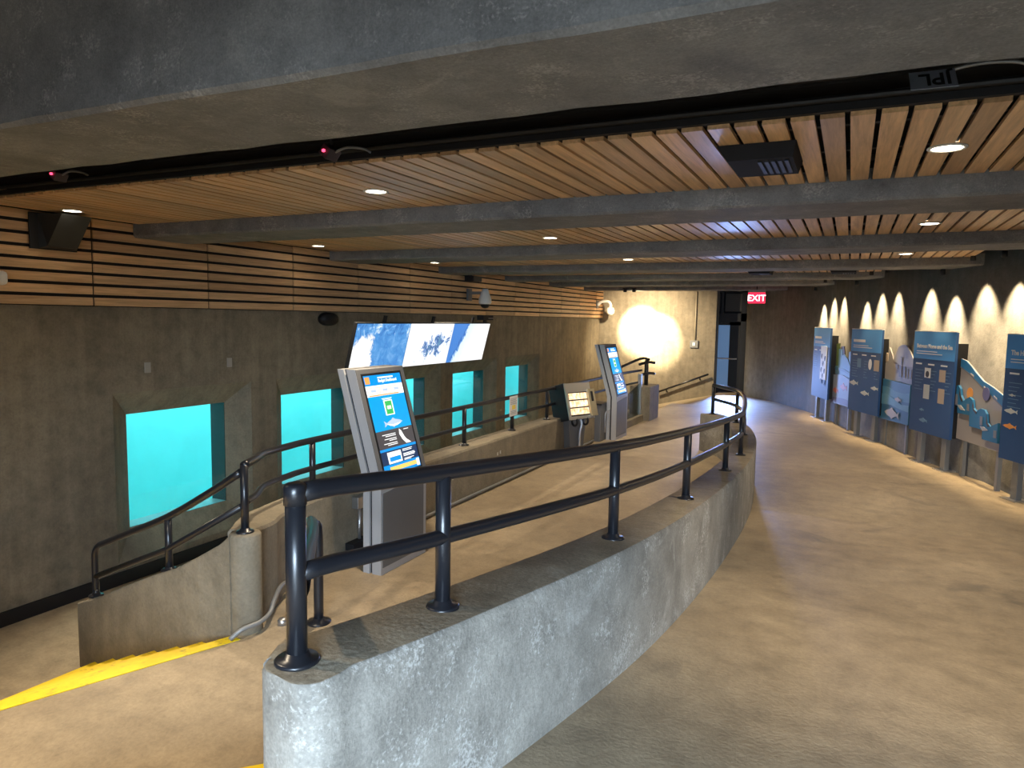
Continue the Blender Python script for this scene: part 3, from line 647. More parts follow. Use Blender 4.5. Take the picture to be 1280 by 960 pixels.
    strip(.93, .972, E_amber, 'ticker_bar', .16, .92, 2); strip(.915, .99, E_white, 'ticker_end', .90, .98, 3)
    tx = text_obj('Budget Dashboard', .036, E_white, fr, (U(.36), -.0095, Z(.075)), bold=.0008)
    bm = bmesh.new(); prism(bm, [(U(.36), -.0098, Z(.037)), (U(.78), -.0098, Z(.037)), (U(.78), -.0098, Z(.022)), (U(.36), -.0098, Z(.022))], (0, .001, 0)); link_bm(bm, 'text_line', E_white, fr)
    return t
kiosk('near tall silver kiosk with a leaning blue touch screen behind the railing', (-3.40, 5.09, ZM), PI / 2)
kiosk('far tall silver kiosk with a leaning blue touch screen near the floodlit wall', (-3.68, 12.55, ZM), PI / 2)
jb = thing('junction_box', 'grey electrical box and conduit on the inner wall beside the near kiosk', 'junction box', (-3.96, 5.15, -.1))
wpart('box_body', B_((-3.995, 5.10, -.14), (-3.925, 5.24, -.03), .006), M_steel, jb); wpart('conduit', T_([(-3.965, 5.17, -.14), (-3.965, 5.17, ZM + .05)], .016, 8), M_steel, jb, True)
wpart('floor_box', B_((-3.995, 5.0, ZM), (-3.90, 5.32, ZM + .12), .005), M_black, jb)

# ------------------------------------------------------------------ tilted light-box exhibit
E_pic = None
def picrow():
    m = bpy.data.materials.new('lit_picture_rows'); nt, N, L, B = nodes_of(m); co = mapping(N, L, (14, 1, 9))
    n = noise(N, L, co, 1.2, 3, 0.6)
    c = ramp(N, L, n, [(0.3, (0.45, 0.16, 0.05)), (0.45, (1.0, 0.62, 0.28)), (0.6, (1.0, 0.9, 0.7)), (0.75, (0.5, 0.3, 0.15))])
    L.new(c, B.inputs['Emission Color']); B.inputs['Emission Strength'].default_value = 1.1; B.inputs['Base Color'].default_value = (.1, .1, .1, 1); return m
E_pic = picrow()
fx = thing('lightbox_exhibit', 'black tilted light-box exhibit with glowing pictures on a tapered pedestal', 'exhibit', (-3.80, 10.50, ZM), PI / 2 - R(24))
bm = bmesh.new(); prism(bm, [(-.13, .02, 0), (.13, .02, 0), (.20, .02, .62), (-.20, .02, .62)], (0, .14, 0)); link_bm(bm, 'pedestal', M_kdark, fx)
link_bm(T_(crom([(0.02, -.02, 0), (.02, -.02, .35), (.05, -.03, .50), (.04, .0, .60)], 5), .02, 10), 'pipe', M_steel, fx, True)
hb = bpy.data.objects.new('head', None); C.objects.link(hb); hb.parent = fx; hb.location = (0, -.08, .60); hb.rotation_euler = (-R(15), 0, 0)
link_bm(B_((-.29, 0, 0), (.29, .34, .58), .01), 'case', M_black, hb)
bm = bmesh.new()
for lo, hi in (((-.285, -.012, .0), (.285, 0, .05)), ((-.285, -.012, .43), (.285, 0, .575)), ((-.285, -.012, .05), (-.23, 0, .43)), ((.20, -.012, .05), (.285, 0, .43))): box(bm, lo, hi)
link_bm(bm, 'front_frame', M_steel, hb)
for k in range(3): link_bm(flat(rect(-.215, .075 + .12 * k, .19, .175 + .12 * k), -.006, -.001), 'picture_strip', E_pic, hb)
link_bm(flat(rect(.19, .03, .33, .46), -.05, -.014), 'slide_plate', simple('brass_plate', (.5, .45, .32), .35, .7), hb)
link_bm(flat(rect(.235, .26, .285, .42), -.053, -.051), 'slot', M_black, hb)
for s in (-.12, .12):
    bm = bmesh.new(); prev = None
    link_bm(T_([(s, .0 + .06 * math.cos(a * PI / 6) + .05, -.03 + .06 * math.sin(a * PI / 6)) for a in range(12)] + [(s, .11, -.03)], .018, 8), 'pivot', M_black, hb, True)

# ------------------------------------------------------------------ hanging video wall: three screens tilted down
def video(name, kind):
    m = bpy.data.materials.new(name); nt, N, L, B = nodes_of(m)
    t = N.new('ShaderNodeTexCoord'); sp = N.new('ShaderNodeSeparateXYZ'); L.new(t.outputs['Object'], sp.inputs[0])
    n = noise(N, L, t.outputs['Object'], 5.5, 8, 0.72, 0.8); n2 = noise(N, L, t.outputs['Object'], 2.2, 5, 0.6, 1.0)
    def math_(op, a, b):
        k = N.new('ShaderNodeMath'); k.operation = op
        for i, v in ((0, a), (1, b)):
            if isinstance(v, (int, float)): k.inputs[i].default_value = v
            else: L.new(v, k.inputs[i])
        return k.outputs[0]
    x, z = sp.outputs[0], sp.outputs[2]
    nn = math_('SUBTRACT', n, .5); nb = math_('SUBTRACT', n2, .5)
    if kind == 0:   # white wake on the left, blue water on the right
        blue = ramp(N, L, n, [(0.30, (0.05, 0.20, 0.58)), (0.5, (0.08, 0.30, 0.68)), (0.72, (0.22, 0.48, 0.85))])
        f = math_('ADD', math_('ADD', x, math_('MULTIPLY', nn, .55)), math_('MULTIPLY', z, .12))
        w = ramp(N, L, f, [(0.0, (1, 1, 1)), (0.02, (0, 0, 0))]); 
        f2 = math_('ADD', f, .62); w2 = ramp(N, L, f2, [(0.36, (1, 1, 1)), (0.40, (0, 0, 0))])
        f3 = math_('ADD', math_('ADD', math_('MULTIPLY', x, .9), math_('MULTIPLY', z, -.8)), math_('ADD', math_('MULTIPLY', nn, .3), .82)); w3 = ramp(N, L, f3, [(0.18, (0, 0, 0)), (0.24, (1, 1, 1))])
        wk = mixc(N, L, 1.0, w2, w3, 'MULTIPLY')
        c = mixc(N, L, wk, blue, (1, 1, 1))
        k = ramp(N, L, math_('ADD', z, math_('MULTIPLY', nb, .3)), [(0.15, (0, 0, 0)), (0.19, (1, 1, 1))])
        c = mixc(N, L, k, c, ramp(N, L, n, [(0.40, (0.04, 0.18, 0.52)), (0.54, (0.12, 0.38, 0.78)), (0.62, (0.8, 0.92, 1.0))]))
    elif kind == 1:  # dark rocks in bright surf
        xs = math_('SUBTRACT', x, .12); zs = math_('SUBTRACT', math_('MULTIPLY', z, 1.9), math_('MULTIPLY', xs, .35))
        r = math_('POWER', math_('ADD', math_('MULTIPLY', xs, xs), math_('MULTIPLY', zs, zs)), .5)
        v = math_('ADD', math_('SUBTRACT', math_('MULTIPLY', nn, 2.6), math_('MULTIPLY', r, .9)), .62)
        c = ramp(N, L, v, [(0.30, (1, 1, 1)), (0.40, (0.7, 0.84, 1.0)), (0.46, (0.2, 0.36, 0.70)), (0.56, (0.04, 0.10, 0.30)), (0.75, (0.16, 0.34, 0.52))])
    else:            # blue diagonal shore, white surf
        f = math_('ADD', math_('SUBTRACT', math_('ADD', x, .60), math_('MULTIPLY', math_('ADD', z, .35), .62)), math_('MULTIPLY', nn, .45))
        c = ramp(N, L, f, [(0.0, (0.07, 0.24, 0.66)), (0.03, (0.03, 0.12, 0.42)), (0.06, (0.10, 0.30, 0.72)), (0.10, (0.75, 0.93, 1.0)), (0.6, (1, 1, 1))])
    L.new(c, B.inputs['Emission Color']); B.inputs['Emission Strength'].default_value = 0.85; B.inputs['Base Color'].default_value = (.02, .02, .02, 1); B.inputs['Roughness'].default_value = .25
    return m
for k, lb in enumerate(('leftmost of the three hanging screens, white wake on blue water', 'middle of the three hanging screens, dark rocks in white surf', 'rightmost of the three hanging screens, blue diagonal shore and white foam')):
    yc = 8.06 + 1.35 * k + .675
    t = thing('video_screen', lb, 'screen', (-6.38, yc, .80), PI / 2, 'hanging video screens')
    pv = R(-14.5)
    def tilt(o): o.rotation_euler = (-pv, 0, 0); return o
    tilt(link_bm(B_((-.674, .006, -.0), (.674, .07, .725), .004), 'casing', M_black, t))
    o = tilt(link_bm(flat(rect(-.668, -.352, .668, .352), -.002, .004), 'picture', video('video_%d' % k, k), t)); o.location = (0, -.003 * 0 , 0)
    o.location = Vector((0, math.sin(pv) * .362, math.cos(pv) * .362))
    for s in ((.60,) if k == 0 else (-.36, .36)): link_bm(T_([(s, .06, .30), (s, .90, .42)], .025, 8), 'mount_arm', M_black, t)
    tilt(link_bm(B_((-.03, .02, .725), (.03, .05, .83)), 'hanger_strap', M_black, t))
sb = thing('sensor_bar', 'small black box with a bright strip above the right end of the hanging screens', 'sensor', (-6.2, 12.0, 1.60))
wpart('body', B_((-6.30, 11.75, 1.56), (-6.16, 12.15, 1.65), .006), M_black, sb); wpart('bright_strip', B_((-6.159, 11.95, 1.592), (-6.155, 12.14, 1.60)), M_steel, sb)
wpart('stub', B_((-6.25, 11.9, 1.50), (-6.21, 11.98, 1.57)), M_black, sb)

# ------------------------------------------------------------------ wall gear on the left
sp = thing('wall_speaker', 'large black wedge loudspeaker on the wood wall under the nearest slats', 'speaker', (XF, 4.5, 2.4))
bm = bmesh.new(); prism(bm, [(XF + .01, 4.28, 2.20), (XF + .01, 4.74, 2.20), (XF + .01, 4.74, 2.545), (XF + .01, 4.28, 2.545)], (.02, 0, 0)); wpart('back_plate', bm, M_black, sp)
bm = bmesh.new(); a = [(XF + .03, 4.36, 2.21), (XF + .03, 4.73, 2.21), (XF + .03, 4.73, 2.54), (XF + .03, 4.36, 2.54)]; b = [(XF + .10, 4.40, 2.23), (XF + .10, 4.70, 2.23), (XF + .34, 4.70, 2.53), (XF + .34, 4.40, 2.53)]
va = [bm.verts.new(p) for p in a]; vb = [bm.verts.new(p) for p in b]; bm.faces.new(va[::-1]); bm.faces.new(vb)
for i in range(4): bm.faces.new((va[i], va[(i + 1) % 4], vb[(i + 1) % 4], vb[i]))
wpart('cabinet', bm, simple('charcoal_box', (.02, .02, .02), .5), sp)
sp2 = thing('wall_speaker', 'small black speaker on the wood wall left of the dome camera', 'speaker', (XF, 13.0, 2.4))
wpart('cabinet', B_((XF + .01, 12.86, 2.345), (XF + .22, 13.22, 2.455), .006), M_black, sp2); wpart('bracket', B_((XF, 12.95, 2.42), (XF + .06, 13.1, 2.56)), M_black, sp2)
def round_lamp(y, z, lb):
    t = thing('oval_speaker', lb, 'speaker', (XW, y, z)); bm = bmesh.new(); lathe(bm, [(0, .14), (.10, .13), (.15, .08), (.155, 0), (0, 0)], 24); bm.transform(Matrix.Rotation(PI / 2, 4, 'Y')); bm.transform(Matrix.Diagonal((1, 1.3, .66, 1))); link_bm(bm, 'shell', M_black, t, True)
round_lamp(8.72, 1.545, 'oval black speaker on the concrete wall left of the hanging screens')
cm = thing('security_camera', 'white dome security camera on a grey arm above the hanging screens', 'camera', (XF, 13.3, 2.05))
wpart('wall_plate', B_((XF + .005, 12.95, 1.95), (XF + .05, 13.12, 2.20), .005), M_kdark, cm)
wpart('arm', B_((XF + .05, 12.98, 2.08), (XF + .36, 13.08, 2.14), .01), M_post, cm)
bm = bmesh.new(); lathe(bm, [(0, .20), (.06, .20), (.085, .12), (.13, .0), (.135, -.08), (.11, -.11), (0, -.11)], 20, (XF + .40, 13.03, 1.99)); wpart('housing', bm, M_white, cm, True)
bm = bmesh.new(); lathe(bm, [(.10, -.10), (.095, -.14), (.06, -.18), (0, -.195)], 20, (XF + .40, 13.03, 1.99)); wpart('dome', bm, M_black, cm, True)
cm2 = thing('security_camera', 'small white gooseneck dome camera at the far end of the wood wall', 'camera', (XF, 21.4, 2.1))
wpart('arm', T_(crom([(XF + .02, 21.35, 2.06), (XF + .15, 21.35, 2.16), (XF + .36, 21.35, 2.17), (XF + .44, 21.35, 2.08), (XF + .44, 21.35, 1.95)], 5), .045, 10), M_white, cm2, True)
wpart('wall_plate', B_((XF + .004, 21.25, 1.96), (XF + .03, 21.45, 2.2)), M_kdark, cm2)
bm = bmesh.new(); lathe(bm, [(0, .06), (.10, .06), (.13, -.02), (.12, -.10), (.06, -.16), (0, -.17)], 18, (XF + .44, 21.35, 1.92)); wpart('housing', bm, M_white, cm2, True)
cm3 = thing('security_camera', 'cream camera housing cut by the left edge of the frame on the wood wall', 'camera', (XF, 3.9, 1.9))
wpart('housing', B_((XF + .02, 3.82, 1.83), (XF + .2, 3.98, 1.96), .035), M_white, cm3); wpart('bracket', B_((XF, 3.86, 1.86), (XF + .03, 3.94, 1.95)), M_white, cm3)
for yy, lb in ((5.60, 'small pale wall plate above the left corner of the first window'), (6.80, 'small pale wall plate above the right corner of the first window')):
    t = thing('wall_plate', lb, 'wall plate', (XW, yy, .97)); link_bm(B_((.001, -.04, -.06), (.012, .04, .06), .003), 'plate', simple('plate_grey', (.40, .37, .32), .6), t)

# ------------------------------------------------------------------ far wall details
fh = thing('wall_handrail', 'black handrail on brackets sloping up the floodlit far wall', 'railing', (-4.5, 21.9, -.2))
wpart('rail', T_([(-5.30, 21.88, -.60), (-3.80, 21.88, .02)], .03, 10), M_rail, fh, True)
for x_, z_ in ((-5.05, -.50), (-4.05, -.08)): wpart('bracket', T_([(x_, 21.995, z_ - .09), (x_, 21.9, z_ - .09), (x_, 21.88, z_)], .02, 8), M_rail, fh, True)
sw = thing('light_switch', 'grey switch box with conduit on the far wall left of the door', 'switch', (-4.25, 21.99, .95))
wpart('box_body', B_((-4.40, 21.95, .80), (-4.16, 21.998, 1.02), .006), M_post, sw); wpart('conduit', T_([(-4.26, 21.975, 1.02), (-4.26, 21.975, 2.50)], .022, 8), simple('painted_conduit', (.32, .28, .2), .5), sw, True); wpart('toggle', B_((-4.32, 21.93, .86), (-4.24, 21.951, .96)), M_white, sw)

# exit sign
ex = thing('exit_sign', 'glowing red exit sign hanging before the dark door', 'exit sign', (-2.19, 19.0, 2.08))
E_red = simple('exit_red', (.3, .0, .02), .4, emit=(1.0, 0.02, 0.06), estr=1.5); E_let = simple('exit_letters', (1, .8, .8), .4, emit=(1.0, .72, .74), estr=2.6)
link_bm(B_((-.205, 0, .0), (.205, .06, .27), .006), 'panel', E_red, ex); link_bm(B_((-.205, -.01, .27), (.205, .07, .34), .004), 'canopy', M_post, ex)
link_bm(T_([(0, .03, .34), (0, .03, .50)], .015, 8), 'hanger', M_black, ex)
text_obj('EXIT', .215, E_let, ex, (.0, -.006, .06), align='CENTER', bold=.002)

# ------------------------------------------------------------------ ceiling gear
M_box = simple('dark_vent_metal', (.018, .018, .02), .85, spec=.15)
def vent(x0, x1, y0, y1, lb, zb=2.44, dr_=.1):
    t = thing('ceiling_vent', lb, 'vent', ((x0 + x1) / 2, (y0 + y1) / 2, ZC))
    bm = bmesh.new(); z1 = ZC - .002
    a = [(x0, y0, z1), (x1, y0, z1), (x1, y1, z1), (x0, y1, z1)]; b = [(x0 + .05, y0 + .06, zb), (x1 - .02, y0 + .06, zb), (x1 - .02, y1 - .02, zb), (x0 + .05, y1 - .02, zb)]
    va = [bm.verts.new(p) for p in a]; vb = [bm.verts.new(p) for p in b]; bm.faces.new(va); bm.faces.new(vb[::-1])
    for i in range(4): bm.faces.new((va[i], va[(i + 1) % 4], vb[(i + 1) % 4], vb[i]))
    wpart('housing', bm, M_box, t)
    for k in range(5): wpart('slot', B_((x0 + (x1 - x0) * (.5 + .085 * k), y0 + .12, zb - .006), (x0 + (x1 - x0) * (.55 + .085 * k), y1 - .1, zb - .001)), M_black, t)
vent(-.72, -.31, 4.10, 4.66, 'black projector-like vent box in the nearest slat bay', 2.485)
vent(-1.75, -1.33, 13.35, 14.0, 'black vent box in the fourth slat bay, left of a small downlight', 2.47)
vent(-.40, .05, 13.35, 14.0, 'black vent box in the fourth slat bay, nearer the panel wall', 2.47)
M_duct = simple('black_wrapped_duct', (.006, .006, .008), .5, spec=.15)
du = thing('black_duct', 'black wrapped duct in the ceiling gap behind the nearest beam', 'duct', (0, 3.45, 2.9))
dp = [(-1.6 + .22 * k, 3.46 + .012 * math.sin(k * 2.1), 2.83 + .008 * math.sin(k * 1.7)) for k in range(20)]
wpart('duct', T_(crom(dp, 3), .17, 20), M_duct, du, True)
M_lab = simple('label_grey_blue', (.5, .55, .65), .6); M_lk = simple('label_black', (.008, .008, .012), .6)
lb = thing('duct_label', 'pale sticker with upside-down letters on the black duct', 'label', (.245, 3.40, 2.585), 0)
link_bm(flat(rect(-.082, -.088, .082, .088), -.0015, 0), 'sticker', M_lab, lb)
jl = text_obj('JPL', .165, M_lk, lb, (.066, -.0025, .052), align='LEFT', rotz180=True, bold=.003)
jl.scale = (.56, 1, 1)
lb.rotation_euler = (-R(52), 0, R(2))
cab = thing('loose_cable', 'thin grey cable looping above the slats at the right of the ceiling gap', 'cable', (.5, 3.6, 2.75))
wpart('cable', T_(crom([(.26, 3.64, 2.655), (.34, 3.63, 2.685), (.45, 3.625, 2.695), (.56, 3.63, 2.685), (.64, 3.64, 2.655)], 6), .008, 6), M_post, cab, True)
M_led = simple('red_led', (.5, .0, .02), .4, emit=(1.0, .05, .12), estr=3)
for k, (x_, y_, z_, lbl) in enumerate(((-2.86, 3.41, 2.567, 'small dark device with a red light in the ceiling gap near the middle'), (-5.41, 3.41, 2.613, 'small dark device with a red light in the ceiling gap at the far left'))):
    t = thing('sensor_device', lbl, 'sensor', (x_, y_, z_)); bd = link_bm(B_((-.035, 0, -.035), (.035, .10, .035), .006), 'body', simple('device_plum', (.03, .02, .028), .5), t); bd.rotation_euler = (0, R(38), 0)
    bm = bmesh.new(); lathe(bm, [(0, -.010), (.010, -.006), (.010, .006), (0, .010)], 10, (0, -.008, 0)); link_bm(bm, 'red_light', M_led, t)
    link_bm(T_(crom([(.04, .05, .0), (.12, .06, .022), (.22, .08, .01), (.26, .10, -.01)], 5), .008, 6), 'cable', M_kdark, t, True)
    link_bm(T_([(0, .06, .03), (0, .06, ZD - z_)], .006, 6), 'hanger_rod', M_black, t)

# ------------------------------------------------------------------ exhibit panels along the right wall
def pr(name, col, r=.55): return simple(name, col, r)
P_sky = pr('panel_blue', (.07, .32, .78)); P_navy = pr('panel_navy', (.02, .075, .22)); P_edge = pr('panel_edge', (.03, .06, .12)); P_white = pr('print_white', (.78, .80, .82)); P_soft = pr('print_soft_blue', (.12, .24, .40)); P_grey = pr('print_fish', (.50, .52, .52)); P_dk = pr('print_black', (.03, .03, .035)); P_red = pr('print_red', (.45, .12, .10)); P_org = pr('print_orange', (.72, .30, .08)); P_tan = pr('print_tan', (.42, .33, .25))
wall_h = ZM
def panel(pos, far, label, title, kind):
    """pos: near centre; far: unit dir along panel from far (left) to near (right)"""
    rz = math.atan2(far[1], far[0]); t = thing('exhibit_panel', label, 'panel', (pos[0], pos[1], ZM), rz, 'blue exhibit panels')
    hw, z0, z1 = .56, .49, 2.05
    b = link_bm(B_((-hw, -.02, z0), (hw, .018, z1)), 'board', P_navy, t)
    link_bm(flat(rect(-hw, z1 - .42, hw, z1), -.0215, -.0201), 'header_print', P_sky, b)
    link_bm(flat(rect(-hw - .003, z1, hw + .003, z1 + .012), -.022, .02), 'top_trim', P_white, b)
    for s in (-.30, .36):
        p = link_bm(B_((s - .055, .02, 0), (s + .055, .09, z1 - .2), .004), 'leg', M_post, t)
        link_bm(B_((s - .13, -.05, 0), (s + .13, .16, .014)), 'foot_plate', M_steel, p)
    link_bm(B_((hw - .05, .02, z0 + .02), (hw, .16, z1 - .16)), 'side_channel', M_black, t)
    if title: text_obj(title, .085, P_white, b, (-hw + .09, -.0222, z1 - .25), bold=.003)
    bm = bmesh.new()
    def ln(u0, u1, z, h=.012): box(bm, (u0, -.0225, z), (u1, -.0201, z + h))
    if not title: ln(-hw + .09, -.02, z1 - .24, .05)
    ln(-hw + .09, .10, z1 - .31, .012); ln(-hw + .09, .24, z1 - .345, .012)
    for c0 in ((-.47, -.20), (-.12, .12), (.22, .5)): ln(c0[0], c0[0] + .17, z1 - .49 - .02 * (kind % 2), .022)
    link_bm(bm, 'print_lines', P_white, b)['kind'] = 'stuff'
    bm = bmesh.new()
    for c0, c1 in ((-.47, -.24), (-.02, .12), (.36, .5)):
        for k in range(7): box(bm, (c0, -.0225, z1 - .60 - .05 * k), (c1 - .04 * (k % 3), -.0201, z1 - .592 - .05 * k))
    link_bm(bm, 'small_print', P_soft, b)['kind'] = 'stuff'
    if kind == 1:   # tall white inset of dark specimens
        link_bm(flat(rect(.02, z0 + .42, .40, z1 - .40), -.034, -.0202), 'white_inset', P_white, b)
        bm = bmesh.new()
        for k, (u, z) in enumerate(((.10, 1.40), (.32, 1.36), (.2, 1.24), (.1, 1.10), (.31, 1.08), (.2, .97), (.1, .85), (.31, .82) )):
            z += .02; prism(bm, [(u - .05, -.036, z), (u - .02, -.036, z + .055), (u + .045, -.036, z + .06), (u + .04, -.036, z), (u + .015, -.036, z - .06), (u - .02, -.036, z - .05)], (0, .0015, 0))
        link_bm(bm, 'specimen_prints', P_dk, b)['kind'] = 'stuff'
    if kind == 2:
        link_bm(flat(rect(-.28, 1.33, -.14, 1.50), -.023, -.0201), 'photo_print', P_soft, b); link_bm(flat(rect(.34, 1.30, .52, 1.50), -.023, -.0201), 'photo_print', P_tan, b)
        link_bm(flat([(.20 + .06 * math.cos(a * PI / 8), 1.41 + .10 * math.sin(a * PI / 8)) for a in range(16)], -.023, -.0201), 'oval_print', P_white, b)
        for u, z, s in ((-.38, 1.02, .17), (.06, .86, .16), (.40, .98, .13)): link_bm(flat(fish_poly(u, z, s), -.024, -.0201), 'fish_print', P_grey, b)
    if kind == 3:
        for u, z, m, h in ((-.12, 1.42, P_white, .15), (.28, 1.40, P_tan, .18), (-.12, 1.13, P_grey, .22), (.28, 1.10, P_tan, .22)): link_bm(flat(rect(u - .08, z - h / 2, u + .08, z + h / 2), -.023, -.0201), 'photo_print', m, b)
        link_bm(flat([(-.12 + .05 * math.cos(a * PI / 6), 1.40 + .05 * math.sin(a * PI / 6)) for a in range(12)], -.024, -.023), 'photo_subject', P_dk, b)
        for u, z, s in ((-.22, .84, .07), (-.16, .68, .12)): link_bm(flat(fish_poly(u, z, s), -.023, -.0201), 'fish_print', P_soft, b)
    if kind == 4:
        for u, z, m, s in ((-.40, 1.30, P_grey, .06), (-.40, 1.10, P_grey, .12), (-.40, .91, P_org, .12), (-.05, 1.12, P_white, .10), (-.05, .95, P_white, .10), (-.05, .78, P_white, .07), (.30, 1.1, P_grey, .10), (.30, .9, P_grey, .10)): link_bm(flat(fish_poly(u, z, s), -.023, -.0201), 'fish_print', m, b)
        link_bm(flat([(-.1, 1.22), (-.06, 1.28), (-.02, 1.36), (.0, 1.36), (.0, 1.26), (.03, 1.22), (-.02, 1.24)], -.023, -.0201), 'fish_print', P_white, b)
def du_(a, b):
    v = Vector((b[0] - a[0], b[1] - a[1])); return v.normalized()
panel((-.55, 17.42), du_((-.75, 18.08), (-.33, 16.87)), 'farthest blue exhibit panel, with a tall white inset of dark specimens', None, 1)
panel((.29, 14.88), du_((.07, 15.33), (.51, 14.42)), 'second farthest blue exhibit panel, with three grey fish printed on it', None, 2)
panel((1.17, 12.49), du_((.94, 13.01), (1.39, 11.98)), 'large blue exhibit panel with four small photos and a title about the sea', 'Between Home and the Sea', 3)
panel((2.04, 10.24), du_((1.79, 10.77), (2.29, 9.71)), 'nearest blue exhibit panel, cut by the right edge of the frame', 'The Heart of the', 4)

# cut-out murals between the panels
def mural(l, r, label):
    v = du_(l, r); return thing('cutout_mural', label, 'mural', (l[0], l[1], 0), math.atan2(v.y, v.x), 'cut-out murals between the panels')
def mp(t, name, pts, m, lay, th=.02):
    return link_bm(flat(pts, -.004 * lay - th, -.004 * lay), name, m, t)
C_lb = pr('mural_light_blue', (0.062, 0.205, 0.347)); C_mb = pr('mural_mid_blue', (0.019, 0.124, 0.260)); C_db = pr('mural_dark_blue', (0.007, 0.062, 0.161)); C_teal = pr('mural_teal', (0.124, 0.260, 0.322)); C_gr = pr('mural_green', (0.074, 0.124, 0.025)); C_lil = pr('mural_lilac', (0.205, 0.248, 0.360)); C_pal = pr('mural_pale', (0.310, 0.285, 0.285)); C_bar = pr('mural_grey', (0.167, 0.167, 0.198)); C_brn = pr('mural_brown', (0.043, 0.028, 0.025)); C_wht = pr('mural_white', (0.384, 0.372, 0.384)); C_pur = pr('mural_purple', (0.099, 0.087, 0.186))
m1 = mural((-.233, 16.896), (.187, 15.326), 'farthest cut-out mural, with hills, a green tower and two red fish')
mp(m1, 'dark_support', [(-.319, 1.276), (-.189, 1.279), (-.16, 1.147), (.026, 1.172), (.167, .521), (-.184, .495)], P_dk, 0)
mp(m1, 'green_tower', [(.026, 1.172), (.231, 1.187), (.266, .706), (.06, .693)], C_gr, 1)
mp(m1, 'brown_tower', [(.314, 1.116), (.576, 1.135), (.645, .965), (.517, .95), (.49, 1.077), (.324, 1.07)], C_brn, 0)
mp(m1, 'pale_tower', [(.223, 1.066), (.492, 1.068), (.578, .725), (.232, .704)], C_lb, 2)
mp(m1, 'teal_tower', [(.962, .909), (.98, 1.034), (1.2, 1.061), (1.275, .699), (1.136, .725)], C_teal, 1)
mp(m1, 'hill', [(.025, .691), (.574, .743), (.532, .942), (.645, .965), (.916, .889), (1.166, .727), (1.258, .489), (.671, .532), (.061, .523)], C_lb, 3)
mp(m1, 'wave', [(.029, .672), (.375, .676), (.773, .665), (1.222, .608), (1.232, .557), (.784, .612), (.386, .621), (.041, .616)], C_mb, 5)
mp(m1, 'water_board', [(-.184, .495), (.405, .533), (.736, .536), (1.247, .488), (1.301, -.067), (-.126, -.105)], C_lil, 6)
mp(m1, 'seaweed', [(-.079, .015), (.306, .037), (.77, .068), (1.243, .066), (1.235, -.04), (-.13, -.086)], C_pur, 11, .004)
for u, z, s in ((.207, .177, .22), (.786, .296, .26)): mp(m1, 'red_fish', fish_poly(u, z, s), P_red, 11, .004)
m2 = mural((.606, 14.45), (1.046, 13.03), 'middle cut-out mural, with a white dome hill, grey buildings and a pale fish')
mp(m2, 'tan_tower', [(-.158, 1.06), (-.003, 1.102), (.112, 1.09), (.138, .938), (-.137, .939)], P_tan, 0)
mp(m2, 'city_board', [(-.181, .919), (.006, .913), (.158, .956), (.184, 1.195), (.313, 1.082), (.395, .978), (.679, .92), (1.231, .915), (1.242, .618), (.768, .632), (-.132, .634)], C_pal, 0)
mp(m2, 'white_dome', [(.395, .978), (.462, 1.089), (.588, 1.219), (.744, 1.265), (.904, 1.262), (1.076, 1.166), (1.249, 1.033), (1.231, .915), (.965, .898), (.68, .912)], C_wht, 1)
for q in ([(.671, .919), (.783, .91), (.803, .716), (.692, .716)], [(.844, .906), (.944, .904), (.956, .713), (.864, .713)], [(1.007, .876), (1.066, .872), (1.074, .706), (1.023, .71)], [(1.106, .867), (1.209, .866), (1.207, .717), (1.111, .717)], [(.519, .926), (.63, .917), (.63, .843), (.523, .852)]): mp(m2, 'building', q, C_bar, 6, .004)
mp(m2, 'tower_stem', [(.76, .92), (.80, .92), (.80, 1.04), (.84, 1.06), (.72, 1.06), (.76, 1.04)], C_bar, 7, .004)
mp(m2, 'water_board', [(-.155, .632), (1.242, .618), (1.236, -.046), (-.101, -.093)], C_mb, 6)
mp(m2, 'wave', [(-.085, .498), (.279, .505), (.632, .455), (.919, .451), (1.245, .485), (1.252, .328), (.943, .308), (.651, .341), (.301, .371), (-.089, .383)], C_lb, 11, .004)
mp(m2, 'wave', [(-.1, .365), (.255, .383), (.612, .32), (.951, .261), (1.24, .279), (1.24, .169), (.885, .172), (.503, .208), (-.086, .173)], pr('mural_pale_blue', (0.087, 0.248, 0.384)), 12, .004)
mp(m2, 'fish', fish_poly(.55, .059, .32), C_wht, 13, .004); mp(m2, 'fish', fish_poly(.786, .326, .15), C_pal, 13, .004)
m3 = mural((1.485, 12.012), (1.905, 10.762), 'nearest cut-out mural, pale board with a blue river band and orange sun')
mp(m3, 'pale_board', [(-.15, 1.127), (-.046, 1.135), (.144, 1.104), (.281, 1.038), (.432, .951), (.625, .855), (.862, .798), (1.146, .704), (1.169, -.027), (-.072, -.027)], C_pal, 0)
mp(m3, 'river_band', [(-.046, 1.135), (.144, 1.104), (.281, 1.038), (.432, .951), (.625, .855), (.862, .798), (1.146, .704), (1.139, .568), (.879, .676), (.574, .795), (.248, .938), (-.031, 1.027)], pr('mural_river_blue', (0.022, 0.155, 0.372)), 5, .008)
mp(m3, 'river_edge', [(-.031, 1.027), (.248, .938), (.574, .795), (.879, .676), (1.139, .568), (1.139, .55), (.879, .655), (.574, .775), (.248, .918), (-.031, 1.007)], C_bar, 6, .004)
for u, z in ((.30, .925), (.66, .775), (.92, .675)): mp(m3, 'river_dash', [(u, z), (u + .09, z - .035), (u + .09, z - .015), (u, z + .02)], C_wht, 8, .003)
mp(m3, 'sun', [(.295 + .085 * math.cos(a * PI / 9), .654 + .085 * math.sin(a * PI / 9)) for a in range(18)], P_org, 5, .004)
mp(m3, 'purple_disc', [(.735 + .09 * math.cos(a * PI / 9), .692 + .09 * math.sin(a * PI / 9)) for a in range(18)], C_pur, 8, .004)
